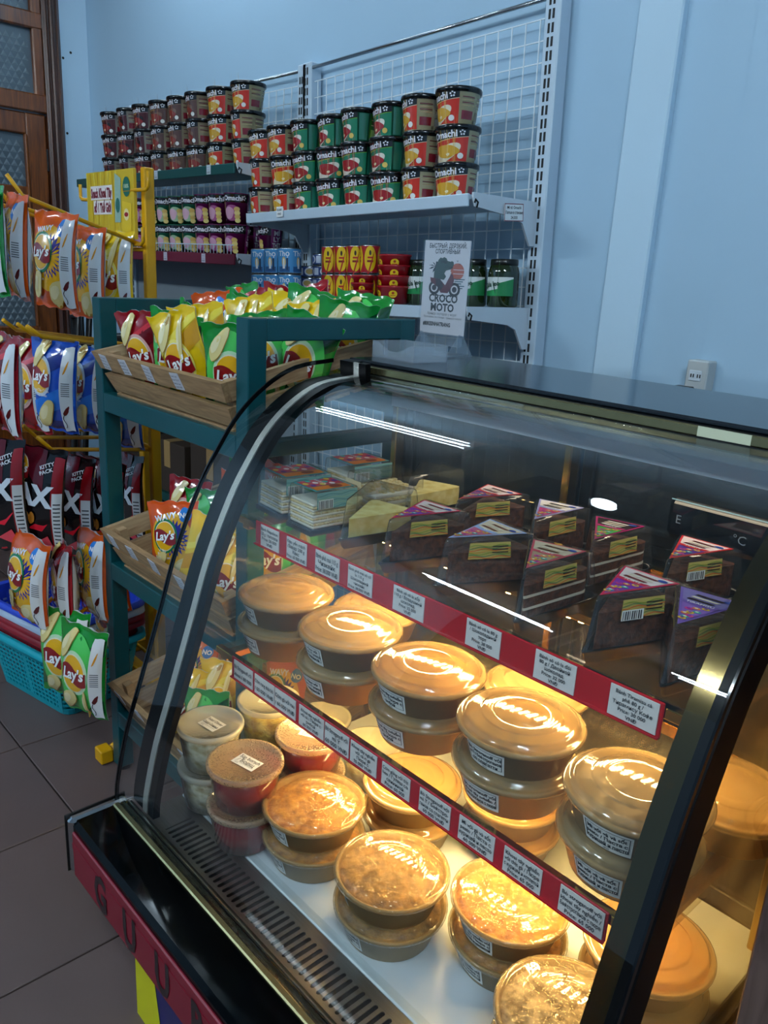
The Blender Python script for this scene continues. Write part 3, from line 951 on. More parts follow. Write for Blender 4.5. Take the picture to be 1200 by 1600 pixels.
def shelf(zs, y0, y1, strip_y, strip_z0, strip_z1, x0, x1, labels, led):
    s = P(MB().box(XL + 0.035, XR - 0.025, y0, y1, zs - 0.006, zs, SHGLASS, bev=0.001), 'glass_shelf')
    r = MB()
    r.box(XL + 0.033, XR - 0.023, y0 - 0.004, y0 + 0.008, zs - 0.012, zs + 0.0005, GOLDM, bev=0.001)
    r.box(XL + 0.033, XR - 0.023, y1 - 0.01, y1 + 0.006, zs - 0.016, zs + 0.004, GOLDM, bev=0.001)
    P(r, 'shelf_rail', s)
    for x in (XL + 0.04, XR - 0.055):
        P(MB().box(x, x + 0.018, y0, y1, zs - 0.022, zs - 0.008, GOLDM, bev=0.002), 'shelf_bracket', s)
    st = P(MB().box(x0, x1, strip_y, strip_y + 0.003, strip_z0, strip_z1, REDS, bev=0.001), 'label_strip')
    P(MB().box(x0, x1, strip_y - 0.004, strip_y, strip_z0, strip_z0 + 0.002, REDS), 'strip_lip', st)
    w_h = strip_z1 - strip_z0
    for (a, b, lines) in labels:
        card(st, 'price_label', b - a, w_h * 0.88, lines, ((a + b) / 2, strip_y - 0.0012, (strip_z0 + strip_z1) / 2 + 0.0005), (0, 0, 0), bold=0.014, size=w_h * 0.76 / max(len(lines), 3), tc='2c2c30', bgc='dcd4d0')
    if led:
        bar = P(MB().box(-1.06, -0.33, led - 0.021, led + 0.021, zs - 0.024, zs - 0.010, GOLDM, bev=0.002), 'light_bar')
        mm = MB()
        x = -1.045
        while x < -0.345:
            mm.box(x, x + 0.0075, led - 0.016, led + 0.016, zs - 0.0262, zs - 0.024, LEDM)
            x += 0.0205
        P(mm, 'led_row', bar)
shelf(0.930, 0.712, 1.075, 0.705, 0.896, 0.936, -1.05, -0.322, LAB1, 0.885)
shelf(0.700, 0.668, 1.075, 0.660, 0.667, 0.705, -1.05, -0.322, LAB2, 0.825)

# things behind the case
ct = empty('service_counter', (-0.62, 1.47, 0))
tag(ct, 'dark service counter behind the display case against the wall', 'counter')
MB().box(-0.52, 0.60, -0.15, 0.15, 0.0, 0.84, DARKC, bev=0.004).build('cabinet', ct)
MB().box(-0.54, 0.62, -0.17, 0.16, 0.84, 0.87, DARKC, bev=0.004).build('worktop', ct)
sc_ = empty('price_scale', (-0.76, 1.44, 0.87), rad(8))
tag(sc_, 'grey weighing scale with number keys behind the case glass', 'scale')
MB().box(-0.14, 0.14, -0.10, 0.12, 0.0, 0.03, GREYP, bev=0.006).build('body', sc_)
kp = MB().prism([(-0.10, 0.03), (0.04, 0.03), (0.04, 0.075)], -0.14, 0.14, GREYP, axis='x').build('keypad_wedge', sc_)
m = MB()
def kfn(u, v, l):
    return (u, -0.10 + v * 0.952 - 0.0008 * l, 0.03 + v * 0.306 + 0.0012 * l)
m.quadgrid(kfn, -0.12, 0.07, 0.015, 0.125, '2c2e30', 1, PRINT, 1, 1)
for i in range(6):
    for j in range(4):
        m.quadgrid(kfn, -0.11 + i * 0.028, -0.09 + i * 0.028, 0.022 + j * 0.025, 0.040 + j * 0.025, 'b9bec2' if i < 3 else '8f979c', 2, PRINT, 1, 1)
m.build('keys', kp)
MB().box(-0.12, 0.12, 0.04, 0.12, 0.032, 0.05, STEEL, bev=0.003).build('weighing_plate', sc_)

# brown cabinet at the right edge
bc = empty('wooden_cabinet', (-0.20, 0.72, 0))
tag(bc, 'brown wood grained cabinet standing beside the right end of the case', 'cabinet')
MB().box(0.0, 0.035, 0, 0.03, 0, 1.0, BROWNW, bev=0.002).build('front_stile', bc)
MB().box(0.0, 0.02, 0.03, 0.45, 0, 1.0, BROWNW, bev=0.002).build('side_panel', bc)
MB().box(0.035, 0.60, 0, 0.03, 0.90, 1.0, BROWNW, bev=0.002).build('top_rail', bc)
MB().box(0.0, 0.62, 0.0, 0.45, 1.0, 1.02, BROWNW, bev=0.002).build('top_board', bc)
MB().box(0.02, 0.6, 0.03, 0.44, 0.50, 0.52, BROWNW, bev=0.002).build('inner_shelf', bc)
MB().box(0.02, 0.6, 0.43, 0.45, 0, 1.0, BROWNW).build('back_panel', bc)
bg_ = MB().lathe([(0.0, 0), (0.07, 0), (0.085, 0.03), (0.085, 0.13), (0.06, 0.17), (0.03, 0.19), (0.035, 0.21), (0, 0.21)], NAVY, n=20)
tag(bg_.build('cloth_sack', None, (-0.075, 0.86, 0.5205)), 'navy cloth sack on the inner shelf of the brown cabinet', 'sack')
# ------------------------------------------------------------------ food in the case
def cyl_fn(rf, a0=-pi / 2):
    """print laid on a turned surface: u = arc angle (rad, + to the right seen from outside), v = height"""
    def fn(u, v, l):
        r = rf(v) + 0.0004 * l + 0.0002
        return (r * cos(a0 + u), r * sin(a0 + u), v)
    return fn

RL = 0.081
def bowl_proto(name_lid, lid_mat, food):
    b = MB()
    b.lathe([(0.0, 0.003), (0.058, 0.003), (0.060, 0.0), (0.0625, 0.001), (0.0765, 0.044), (0.0795, 0.045), (0.0800, 0.0475), (0.0785, 0.049), (0.0755, 0.048), (0.0745, 0.044), (0.061, 0.006), (0.0, 0.006)], KRAFT, n=40)
    l = MB()
    l.lathe([(0.0805, 0.0435), (0.0820, 0.0445), (0.0825, 0.0475), (0.0815, 0.0505), (0.0785, 0.0515), (0.0755, 0.0510), (0.0738, 0.0530), (0.0715, 0.0570), (0.0695, 0.0582), (0.0660, 0.0586), (0.0535, 0.0591), (0.0520, 0.0594), (0.0508, 0.0602), (0.0495, 0.0606), (0.0370, 0.06085), (0.0358, 0.06070), (0.0348, 0.06065), (0.0338, 0.06080), (0.0, 0.0610)], lid_mat, n=40)
    f = MB()
    rnd = random.Random(sum(map(ord, name_lid)))
    prof_n, vs, fs = 28, [(0, 0, 0.047)], []
    for j in range(1, 6):
        for i in range(prof_n):
            a = 2 * pi * i / prof_n
            r = 0.0735 * j / 5
            vs.append((r * cos(a), r * sin(a), 0.040 + 0.010 * (1 - (j / 5) ** 2) + (rnd.random() - 0.5) * 0.006 * (j < 5)))
    for i in range(prof_n):
        fs.append((0, 1 + i, 1 + (i + 1) % prof_n))
        for j in range(4):
            a, c = 1 + j * prof_n, 1 + (j + 1) * prof_n
            fs.append((a + i, c + i, c + (i + 1) % prof_n, a + (i + 1) % prof_n))
    f.add(vs, fs, food, (1, 1, 1), True)
    return b.mesh('takeout_bowl'), l.mesh('lid'), f.mesh('food')

def bowl_r(v):
    return 0.0625 + (0.0765 - 0.0625) * (v - 0.001) / 0.043
def sticker_mesh(lines):
    m = MB()
    fn = cyl_fn(lambda v: bowl_r(v))
    w, h0, h1 = 0.40, 0.008, 0.039
    m.quadgrid(fn, -w, w, h0, h1, 'ece9e4', 1, PAPER, 8, 2)
    for (a, b, c_, d) in ((-w * .9, w * .9, h1 - .0032, h1 - .0026), (-w * .9, w * .9, h0 + .0052, h0 + .0058), (-w * .9, -w * .87, h0 + .0055, h1 - .003), (w * .87, w * .9, h0 + .0055, h1 - .003)):
        m.quadgrid(fn, a, b, c_, d, '2a2a2a', 2, PAPER, 6, 1)
    tfn = lambda u, v, l: fn(u / 0.07, v, l)
    n = len(lines)
    for i, s in enumerate(lines):
        m.text(tfn, s, 0, h1 - 0.0045 - 0.0215 * (i + 0.5) / n, 0.021 / max(n, 3) * 1.0, '101010', 2, PAPER, 0.03, 0.049)
    m.text(tfn, '28/05', 0, h0 + 0.0026, 0.0035, '333333', 2, PAPER, 0.0, 0.02)
    return m.mesh('sticker')

ST = {
    'azu': ['Azu với khoai', 'tây nghiền / Азу', 'с пюре'], 'gulas': ['Cơm gừng với', 'thịt heo / Гуляш', 'со свининой'],
    'fish': ['Khoai tây nghiền', 'với cá / Пюре с', 'рыбой'], 'spag': ['Bò Stroganoff với', 'mì Ý / Бефстроганов', 'со спагетти'],
    'mash': ['Bò stroganoff với', 'khoai tây nghiền /', 'Бефстроганов с пюре'], 'pesto': ['Mì với gà và sốt', 'pesto / Паста с', 'курицей и песто'],
    'chick': ['Khoai tây nghiền với', 'thịt gà / Пюре с', 'курицей и котлетой'],
}
STM = {k: sticker_mesh(v) for k, v in ST.items()}
BP = {}
for key, lm, fd_ in (('cream', LID, F_CREAM), ('brown', LID, F_BROWN), ('wetbrown', LIDW, F_BROWN), ('wetorange', LIDW, F_ORANGE), ('pasta', LID, F_PASTA), ('wetpasta', LIDW, F_PASTA), ('orange', LID, F_ORANGE)):
    BP[key] = bowl_proto(key, lm, fd_)
def bowl(x, y, z, kind, st, rz, label, group='takeout bowls in the display case'):
    b, l, f = BP[kind]
    o = inst('takeout_bowl', b, None, (x, y, z), (0, 0, rz))
    tag(o, label, 'food bowl', group)
    inst('lid', l, o)
    inst('food', f, o)
    if st:
        inst('sticker', STM[st], o)
    return o
BH = 0.0535
ZM, ZD = 0.7005, 0.4305
mid = [(-1.034, 'cream', 'azu', 'azu', 'the first stack from the far end'), (-0.861, 'cream', 'gulas', 'gulas', 'the second stack from the far end'), (-0.693, 'orange', 'fish', 'fish', 'the middle stack of five'),
       (-0.525, 'brown', 'spag', 'mash', 'the second stack from the near end'), (-0.354, 'pasta', 'pesto', 'pesto', 'the last stack at the near end')]
for i, (x, k, s1, s2, wh) in enumerate(mid):
    y = (0.757, 0.754, 0.757, 0.752, 0.742)[i]
    bowl(x, y, ZM, k, s2, rad(-8 + 3 * i), 'kraft bowl at bottom of ' + wh + ', middle shelf')
    bowl(x + 0.002, y, ZM + BH, k, s1, rad(-14 + 5 * i), 'lidded kraft bowl on top of ' + wh + ', middle shelf')
for i, x in enumerate((-0.98, -0.80, -0.62, -0.44, -0.313)):
    if i in (1, 3):
        continue
    yy = 0.925 if i < 4 else 0.905
    bowl(x, yy, ZM, 'cream', None, 0.3 * i, 'kraft bowl in the back row of middle shelf, %s from the far end' % ORD[(0, 0, 1, 0, 2)[i]])
low = [(-0.839, 0.679, 'wetorange', 'azu', 'azu', 'amber droplet-covered lid beside the beetroot soup'), (-0.654, 0.674, 'wetbrown', 'mash', 'fish', 'tan lid with clear round centre'), (-0.512, 0.762, 'wetorange', 'chick', 'chick', 'bright golden lid set further back'),
       (-0.359, 0.670, 'wetpasta', 'pesto', 'pesto', 'brown misted lid at the near corner')]
for i, (x, y, k, s1, s2, wh) in enumerate(low):
    bowl(x, y, ZD, k, s2, rad(-10), 'kraft bowl under the one with ' + wh)
    bowl(x, y - 0.001, ZD + BH, k, s1, rad((-6, -38, -2, 6)[i]), 'upper kraft bowl on case floor, ' + wh)
for i, (x, y) in enumerate(((-0.782, 0.838), (-0.655, 0.945), (-0.350, 0.838))):
    wh = ('behind the beetroot soup tubs', 'at the middle of the back row', 'at the near end of the back row')[i]
    bowl(x, y, ZD, 'orange', None, 0.4, 'lower kraft bowl on case floor ' + wh)
    bowl(x, y, ZD + BH, 'orange', None, 0.9, 'upper kraft bowl on case floor ' + wh)

# plastic tubs of salad and soup
def tub_proto(R, h, lidm, content, fill):
    b = MB()
    b.lathe([(0.0, 0.0), (R * 0.74, 0.0), (R * 0.77, 0.003), (R * 0.94, h - 0.006), (R * 0.97, h - 0.004), (R * 0.97, h)], TUB, n=36)
    c = MB()
    k = fill
    c.lathe([(0.0, 0.002), (R * 0.735, 0.002), (R * (0.765 + 0.165 * k), 0.003 + (h - 0.008) * k), (R * 0.4, 0.004 + (h - 0.008) * k), (0, 0.003 + (h - 0.008) * k)], content, n=36)
    l = MB()
    l.lathe([(R * 0.975, h - 0.006), (R, h - 0.005), (R, h + 0.001), (R * 0.98, h + 0.003), (R * 0.90, h + 0.003), (R * 0.87, h - 0.0005), (0.0, h - 0.0005)], lidm, n=36)
    return b.mesh('plastic_tub'), c.mesh('contents'), l.mesh('lid')
TP = {'salad': tub_proto(0.057, 0.075, TUBLID, F_SALAD, 0.92), 'corn': tub_proto(0.057, 0.075, TUBLID, F_YELLOW, 0.75), 'soup': tub_proto(0.062, 0.0705, TUBWET, BORSCH, 0.9)}
def flat_label(lines, w, h, fs_=0.0085):
    m = MB()
    fn = flat_xy(0)
    m.quadgrid(fn, -w / 2, w / 2, -h / 2, h / 2, 'eeeae4', 1, PAPER, 1, 1)
    m.quadgrid(fn, -w * .42, w * .42, -h * .30, -h * .285, '444444', 2, PAPER, 1, 1)
    for i, s in enumerate(lines):
        m.text(fn, s, 0, h * (0.28 - 0.36 * i), fs_, '222222', 2, PAPER, 0.008, w * 0.9)
    m.text(fn, '28/05', -w * .3, -h * 0.39, 0.0035, '444444', 2, PAPER, 0.0)
    return m.mesh('lid_label')
LSAL, LBOR = flat_label(['Salad Olivier', 'Салат Оливье'], 0.040, 0.030), flat_label(['Súp borsch', '/ Борщ'], 0.046, 0.028, 0.011)
def tub(x, y, z, kind, lab, rz, label):
    b, c, l = TP[kind]
    o = inst('plastic_tub', b, None, (x, y, z), (0, 0, rz))
    tag(o, label, 'food tub', 'plastic tubs in the display case')
    inst('contents', c, o)
    inst('lid', l, o)
    if lab:
        inst('lid_label', lab, o, (0.004, 0.0, 0.0752 if kind != 'soup' else 0.0706), (0, 0, 0.0))
    return o
for (x, y, k, lab, dz, rz, wh) in ((-1.061, 0.625, 'salad', LSAL, 0.0785, rad(8), 'frosted tub of white salad at the front far corner'), (-0.943, 0.618, 'soup', LBOR, 0.074, rad(12), 'tub of red beetroot soup at the front'),
                               (-1.066, 0.748, 'corn', LSAL, 0.0785, 0.6, 'tub of yellow salad in the second row'), (-0.945, 0.752, 'soup', LBOR, 0.074, 0.5, 'tub of red beetroot soup in the second row')):
    tub(x, y, ZD, k, None, 0.3, 'lower ' + wh + ' of case floor')
    tub(x, y, ZD + dz, k, lab, rz, 'upper ' + wh + ' of case floor')
for (x, y, k) in ((-1.062, 0.87, 'corn'), (-0.935, 0.885, 'salad')):
    tub(x, y, ZD, k, None, 0.2, 'single frosted tub of %s salad in the third row of case floor' % ('yellow' if k == 'corn' else 'white'))

# cake slices in wedge boxes
WED_B = [(0.0, 0.0), (0.046, 0.128), (0.044, 0.140), (-0.044, 0.140), (-0.046, 0.128)]
def wscale(poly, k, dy=0.0):
    cy0 = 0.085
    return [(x * k, cy0 + (y - cy0) * k + dy) for x, y in poly]
def round_poly(poly, r=0.012, n=4):
    out = []
    N_ = len(poly)
    for i, p in enumerate(poly):
        a, b = poly[i - 1], poly[(i + 1) % N_]
        def lerp(q):
            d = math.hypot(q[0] - p[0], q[1] - p[1])
            t = min(r / d, 0.45)
            return (p[0] + (q[0] - p[0]) * t, p[1] + (q[1] - p[1]) * t)
        s, e = lerp(a), lerp(b)
        for k in range(n + 1):
            t = k / n
            out.append(((1 - t) ** 2 * s[0] + 2 * t * (1 - t) * p[0] + t * t * e[0], (1 - t) ** 2 * s[1] + 2 * t * (1 - t) * p[1] + t * t * e[1]))
    return out
def loft(m, loops, mat, col=(1, 1, 1), cap=True, smooth=True):
    n = len(loops[0])
    vs = [p for lp_ in loops for p in lp_]
    fs = [(j * n + i, j * n + (i + 1) % n, (j + 1) * n + (i + 1) % n, (j + 1) * n + i) for j in range(len(loops) - 1) for i in range(n)]
    m.add(vs, fs, mat, col, smooth)
    if cap:
        m.add(loops[-1], [tuple(range(n))], mat, col, False)
    return m
WR = round_poly(WED_B)
z3 = lambda poly, z: [(x, y, z) for x, y in poly]
def wedge_tray():
    m = MB()
    loft(m, [z3(wscale(WR, 1.0), 0.0), z3(wscale(WR, 1.06), 0.004), z3(wscale(WR, 1.12), 0.014), z3(wscale(WR, 1.16), 0.016), z3(wscale(WR, 1.16), 0.018), z3(wscale(WR, 1.08), 0.018), z3(wscale(WR, 1.02), 0.008)], BLACKG)
    return m.mesh('cake_slice_box')
def wedge_cover():
    m = MB()
    loft(m, [z3(wscale(WR, 1.13), 0.018), z3(wscale(WR, 1.10), 0.021), z3(wscale(WR, 0.97), 0.072), z3(wscale(WR, 0.94), 0.077), z3(wscale(WR, 0.84), 0.079)], PET)
    return m.mesh('clear_cover')
WC = round_poly(wscale(WED_B, 0.86), 0.006, 2)
def wedge_cake(kind):
    m = MB()
    z = 0.010
    if kind == 'choc':
        layers = [(CHOC, .014), (CREAM, .0035), (CHOC, .012), (CREAM, .0035), (CHOC, .013)]
    elif kind == 'dark':
        layers = [(CHOC, .020), (CHOC, .013), (CHOC, .015)]
    else:
        layers = [(CRUMB, .006), (CHEESE, .026), (CHEESE, .003)]
    for k, (mat, h) in enumerate(layers):
        s = 1.0 - 0.004 * (k % 2)
        jit = [(x * s + 0.0008 * sin(40 * x + k), 0.085 + (y - 0.085) * s) for x, y in WC]
        loft(m, [z3(jit, z), z3(jit, z + h)], mat, smooth=False)
        z += h
    return m.mesh('cake')
def wedge_label(kind):
    """triangular top label: ring of colour, picture half, doodle half"""
    A, B, C_ = (0.0, 0.012), (0.036, 0.122), (-0.036, 0.122)
    m = MB()
    fn = flat_xy(0.0793)
    tri = lambda k: [(p[0] * k, 0.088 + (p[1] - 0.088) * k) for p in (A, B, C_)]
    c = {'pink': ('d81e4a', 'f0d8d0', '7a2018', '8a28a0'), 'violet': ('b0a8d8', 'f4e6de', '3a1a12', 'd02878'), 'magenta': ('c01868', '2a1410', 'f0e0d0', '48b040'), 'red': ('d4202a', 'f6dcd8', '5a1a14', '5a2a90'),
         'pale': ('c84858', 'd8c0a0', '4a2a18', 'b09070'), 'tira': ('7a58a8', '8a78b0', '2a1810', '9060b0'), 'bluepink': ('a8b8e0', 'e8d0b0', '7a4028', 'd06080')}[kind]
    m.poly(fn, tri(1.0), c[0], 1)
    m.poly(fn, tri(0.88), c[1], 2)
    y0 = 0.075
    lo = tri(0.88)
    def xat(y):
        t = (y - lo[0][1]) / (lo[1][1] - lo[0][1])
        return lo[1][0] * t
    m.poly(fn, [(0, lo[0][1]), (xat(y0), y0), (-xat(y0), y0)], c[3], 3)
    for k in range(9):
        yy = 0.030 + 0.005 * k
        m.disc(fn, (((k * 37) % 11) / 11 - 0.5) * 1.4 * xat(yy), yy, 0.0045, 0.0035, ('f0c020', '30a0a0', 'e04080', 'f08030')[k % 4], 4, rings=1, n=8)
        m.disc(fn, (((k * 37) % 11) / 11 - 0.5) * 1.4 * xat(yy), yy, 0.002, 0.0016, ('8020a0', 'f0f0c0')[k % 2], 5, rings=1, n=8)
    m.band(fn, [(-xat(y0), y0), (0, y0 - .002), (xat(y0), y0)], [(-xat(y0 + .008), y0 + .008), (0, y0 + .006), (xat(y0 + .008), y0 + .008)], c[0], 4)
    for k in range(3):
        m.poly(fn, [(-0.018 + .002 * k, 0.088 + .008 * k), (0.010 + .003 * k, 0.086 + .008 * k), (0.013 + .003 * k, 0.090 + .008 * k), (-0.016 + .002 * k, 0.0925 + .008 * k)], (c[2], 'e8d4b8')[k % 2], 4)
    m.disc(fn, 0.022, 0.108, 0.006, 0.004, '2848a0', 4, rings=1, n=12)
    m.text(fn, {'tira': 'TIRAMISU', 'red': 'TORTE', 'pink': 'TORTE'}.get(kind, 'CAKE'), 0, y0 + 0.0035, 0.007, 'fff0e0', 6, PRINT, 0.01, 0.034)
    return m.mesh('top_label')
def wedge_side_label(bar):
    """printed label folded over the right flank of the cover"""
    m = MB()
    p0, p1 = WED_B[0], WED_B[1]
    def fn(u, v, l):       # u 0..1 along the right flank, v height
        k = 1.10 - 0.13 * (v - 0.021) / 0.051
        x, y = p0[0] + (p1[0] - p0[0]) * u, p0[1] + (p1[1] - p0[1]) * u
        e = 0.0006 * l + 0.0004
        return (x * k + e * 0.94, 0.085 + (y - 0.085) * k - e * 0.33, v)
    m.quadgrid(fn, 0.30, 0.74, 0.050, 0.072, 'c8b060', 1, PRINT, 4, 3)
    for k in range(7):
        lo = [(0.30 + 0.44 * t / 8, 0.0515 + 0.0026 * k + 0.0016 * sin(t * 1.3 + k)) for t in range(9)]
        hi = [(a, b + 0.0012) for a, b in lo]
        m.band(fn, lo, hi, ('d86a30', '6a8a58', '90a040', 'd8a040')[k % 4], 2)
    if bar:
        m.quadgrid(fn, 0.30, 0.52, 0.048, 0.060, 'f0f0ec', 3, PRINT, 2, 1)
        for k in range(9):
            m.quadgrid(fn, 0.31 + 0.022 * k, 0.31 + 0.022 * k + (0.012 if k % 3 else 0.007), 0.049, 0.059, '101010', 4, PRINT, 1, 1)
    for k in range(3):
        m.quadgrid(fn, 0.54, 0.71, 0.066 - 0.004 * k, 0.0675 - 0.004 * k, '3a3a30', 3, PRINT, 2, 1)
    return m.mesh('side_label')
WT, WV = wedge_tray(), wedge_cover()
WK = {k: wedge_cake(k) for k in ('choc', 'dark', 'cheese')}
WL = {k: wedge_label(k) for k in ('pink', 'violet', 'magenta', 'red', 'pale', 'tira', 'bluepink')}
WS = {k: wedge_side_label(k) for k in (True, False)}
ZC_ = 0.9305
for (x, y, r, cake, lab, bar, label) in (
        (-0.872, 0.740, 12, 'cheese', None, None, 'clear wedge box of pale yellow cheesecake at the shelf front'),
        (-0.915, 0.915, 18, 'cheese', None, None, 'clear wedge box of bright yellow cheesecake in the back row'),
        (-0.780, 0.880, 0, 'dark', 'red', False, 'wedge box of dark chocolate cake with red top label in the back row'),
        (-0.762, 0.722, 3, 'dark', 'pink', False, 'wedge box of dark chocolate cake beside the yellow cheesecake in front row'),
        (-0.660, 0.726, -6, 'dark', 'bluepink', False, 'wedge box of chocolate cake with blue edged label, middle of front row'),
        (-0.645, 0.895, 15, 'dark', 'violet', False, 'wedge box of chocolate cake with lilac edged label in the back row'),
        (-0.542, 0.890, 14, 'choc', 'magenta', False, 'wedge box of layered chocolate cake with magenta and green label'),
        (-0.525, 0.722, 15, 'choc', 'pale', False, 'wedge box of layered chocolate cake with pale gold label in front'),
        (-0.445, 0.905, 2, 'dark', 'red', True, 'wedge box of chocolate cake with red label nearest the thermometer'),
        (-0.428, 0.722, 0, 'dark', 'pink', True, 'wedge box of chocolate cake with barcode in the front row'),
        (-0.335, 0.722, 8, 'dark', 'tira', False, 'wedge box of tiramisu with violet label at the near end')):
    o = inst('cake_slice_box', WT, None, (x, y, ZC_), (0, 0, rad(r)))
    tag(o, label, 'cake box', 'boxed cakes on the top shelf')
    inst('clear_cover', WV, o)
    inst('cake', WK[cake], o)
    if lab:
        inst('top_label', WL[lab], o)
        inst('side_label', WS[bar], o)

# rectangular boxes of layer cake
def napoleon(x, y, rz, label, lab, w=0.078, d=0.105, h=0.072, cols=('3a9aa0', 'e04a58')):
    t = empty('layer_cake_box', (x, y, ZC_), rz)
    tag(t, label, 'cake box', 'boxed cakes on the top shelf')
    tr = MB().box(-w / 2, w / 2, -d / 2, d / 2, 0, 0.010, BLACKG, bev=0.003)
    for k in range(12):
        xx = -w / 2 + w * (k + 0.5) / 12
        tr.box(xx - 0.0015, xx + 0.0015, -d / 2 - 0.001, d / 2 + 0.001, 0.001, 0.009, BLACKG)
    tr.build('tray', t)
    cv = MB()
    rp = round_poly([(-w / 2, -d / 2), (w / 2, -d / 2), (w / 2, d / 2), (-w / 2, d / 2)], 0.008, 3)
    sc = lambda k: [(a * k, b * k) for a, b in rp]
    loft(cv, [z3(sc(1.02), 0.010), z3(sc(1.0), 0.012), z3(sc(0.96), h - 0.004), z3(sc(0.93), h)], PET)
    cv.build('clear_cover', t)
    ck = MB()
    rnd = random.Random(int(x * 1000))
    cols_ = (CREAM, CRUMB)
    z = 0.011
    n = 9 if lab else 5
    top = h * (0.72 if lab else 0.62)
    for k in range(n):
        g = 0.90 + rnd.uniform(-0.02, 0.02)
        hh = (top - 0.011) / n
        ck.box(-w / 2 * g, w / 2 * g, -d / 2 * g, d / 2 * g, z, z + hh, cols_[k % 2], bev=0.0015)
        z += hh
    if not lab:
        for k in range(60):
            a, b = rnd.uniform(-.4, .4) * w, rnd.uniform(-.4, .4) * d
            s = rnd.uniform(0.002, 0.005)
            ck.box(a - s, a + s, b - s, b + s, z - 0.002, z + s, CRUMB, bev=0.001)
    ck.build('cake', t)
    if lab:
        m = MB()
        fn = flat_xy(h + 0.0003)
        m.quadgrid(fn, -w * .44, w * .44, -d * .40, d * .40, cols[0], 1, PRINT, 1, 1)
        m.quadgrid(fn, -w * .40, w * .10, -d * .36, d * .36, 'c83a50', 2, PRINT, 1, 1)
        m.quadgrid(fn, w * .13, w * .40, -d * .36, d * .36, 'e87a20', 2, PRINT, 1, 1)
        for k in range(10):
            m.disc(fn, -w * .15 + w * .2 * sin(k * 2.1), -d * .3 + d * .065 * k, .006, .005, ('f0d040', '5a2a90', '40b0a0', 'f0e0d8')[k % 4], 3, rings=1, n=9)
        m.disc(fn, w * .26, d * .1, .008, .012, '8a2a10', 3, rings=1, n=12)
        m.text(fn, 'NAPOLEON', -w * .15, 0, .009, 'fff4e0', 5, PRINT, .015, w * .45)
        m.build('top_label', t)
        m = MB()
        fs_ = lambda u, v, l: (w / 2 * (1.0 - 0.04 * (v - .012) / h) + 0.0006 * l + .0006, u, v)
        m.quadgrid(fs_, -d * .40, d * .42, h * .60, h * .98, '8ab4ac', 1, PRINT, 3, 2)
        for k in range(5):
            lo = [(-d * .40 + d * .82 * i / 10, h * .63 + .005 * k + .0015 * sin(i * 1.2 + k)) for i in range(11)]
            m.band(fs_, lo, [(a, b + .001) for a, b in lo], ('4a8a88', 'a8c8a0')[k % 2], 2)
        m.quadgrid(fs_, -d * .38, -d * .08, h * .61, h * .82, 'e8e8e0', 3, PRINT, 1, 1)
        for k in range(9):
            m.quadgrid(fs_, -d * .37 + .003 * k, -d * .37 + .003 * k + (.0016 if k % 3 else .001), h * .62, h * .80, '101010', 4, PRINT, 1, 1)
        m.build('side_label', t)
    else:
        m = MB()
        fs_ = lambda u, v, l: (-w * .2 + u, -d / 2 * (1.0 - 0.03) - 0.001 - 0.0005 * l, v)
        m.quadgrid(fs_, -.022, .022, h * .25, h * .85, 'e6d8b0', 1, PAPER, 1, 1)
        m.text(fs_, 'Торт кекс 120 gr', 0, h * .7, .008, '303030', 2, PAPER, .0, .038)
        for k in range(10):
            m.quadgrid(fs_, -.018 + .0036 * k, -.018 + .0036 * k + .0018, h * .3, h * .52, '101010', 2, PAPER, 1, 1)
        m.build('front_label', t)
napoleon(-1.072, 0.800, rad(-6), 'box of layered cake with teal label in the far front corner', True, w=0.085)
napoleon(-0.975, 0.785, rad(-3), 'box of cream layer cake with a picture label, second along the front', True, w=0.072, d=0.095)
napoleon(-1.085, 0.955, rad(-4), 'box of layered cake with teal label in the back row', True, w=0.085)
napoleon(-0.985, 0.930, rad(-4), 'clear box of golden crumb cake without a top label', False, w=0.085, d=0.115)

# ------------------------------------------------------------------ on top of the case
tr = empty('card_tray', (-1.083, 1.065, 1.1815), rad(-5))
tag(tr, 'small frosted plastic tray with a curved cut front on the case top', 'tray')
m = MB()
m.box(-0.062, 0.062, -0.040, 0.040, 0, 0.002, FROST)
m.box(-0.062, -0.060, -0.040, 0.040, 0, 0.030, FROST)
m.box(0.060, 0.062, -0.040, 0.040, 0, 0.030, FROST)
m.box(-0.062, 0.062, 0.038, 0.040, 0, 0.030, FROST)
m.prism([(-0.062, 0), (0.062, 0), (0.062, 0.030), (0.045, 0.028), (0.03, 0.020), (0.01, 0.0145), (-0.01, 0.0145), (-0.03, 0.020), (-0.045, 0.028), (-0.062, 0.030)], -0.040, -0.038, FROST, axis='y')
m.build('tray_shell', tr)

sg = empty('sign_stand', (-1.128, 1.195, 1.1815), rad(3))
tag(sg, 'upright acrylic sign holder with a scooter rental poster on the case top', 'sign')
MB().box(-0.060, 0.060, -0.005, -0.0022, 0.038, 0.220, ACRYL, bev=0.001).build('front_plate', sg)
MB().box(-0.060, 0.060, 0.0022, 0.005, 0.038, 0.220, ACRYL, bev=0.001).build('back_plate', sg)
MB().box(-0.048, 0.048, -0.010, 0.010, 0.020, 0.042, ACRYLB, bev=0.002).build('clamp_block', sg)
for s in (-1, 1):
    MB().prism([(-0.042, 0.0), (0.042, 0.0), (0.004, 0.044), (-0.004, 0.044)], s * 0.050 - 0.0015, s * 0.050 + 0.0015, ACRYLB, axis='x').build('foot_plate', sg)
MB().box(-0.05, 0.05, -0.042, 0.042, 0.0, 0.003, ACRYLB).build('base_plate', sg)
poster = MB().box(-0.0575, 0.0575, -0.0009, 0.0009, 0.042, 0.219, PAPER, lin('d8d4d6')).build('poster', sg)
fn = lambda u, v, l: (u, -0.00095 - 0.0001 * l, 0.042 + (v - 0.026) * 0.917)
m = MB()
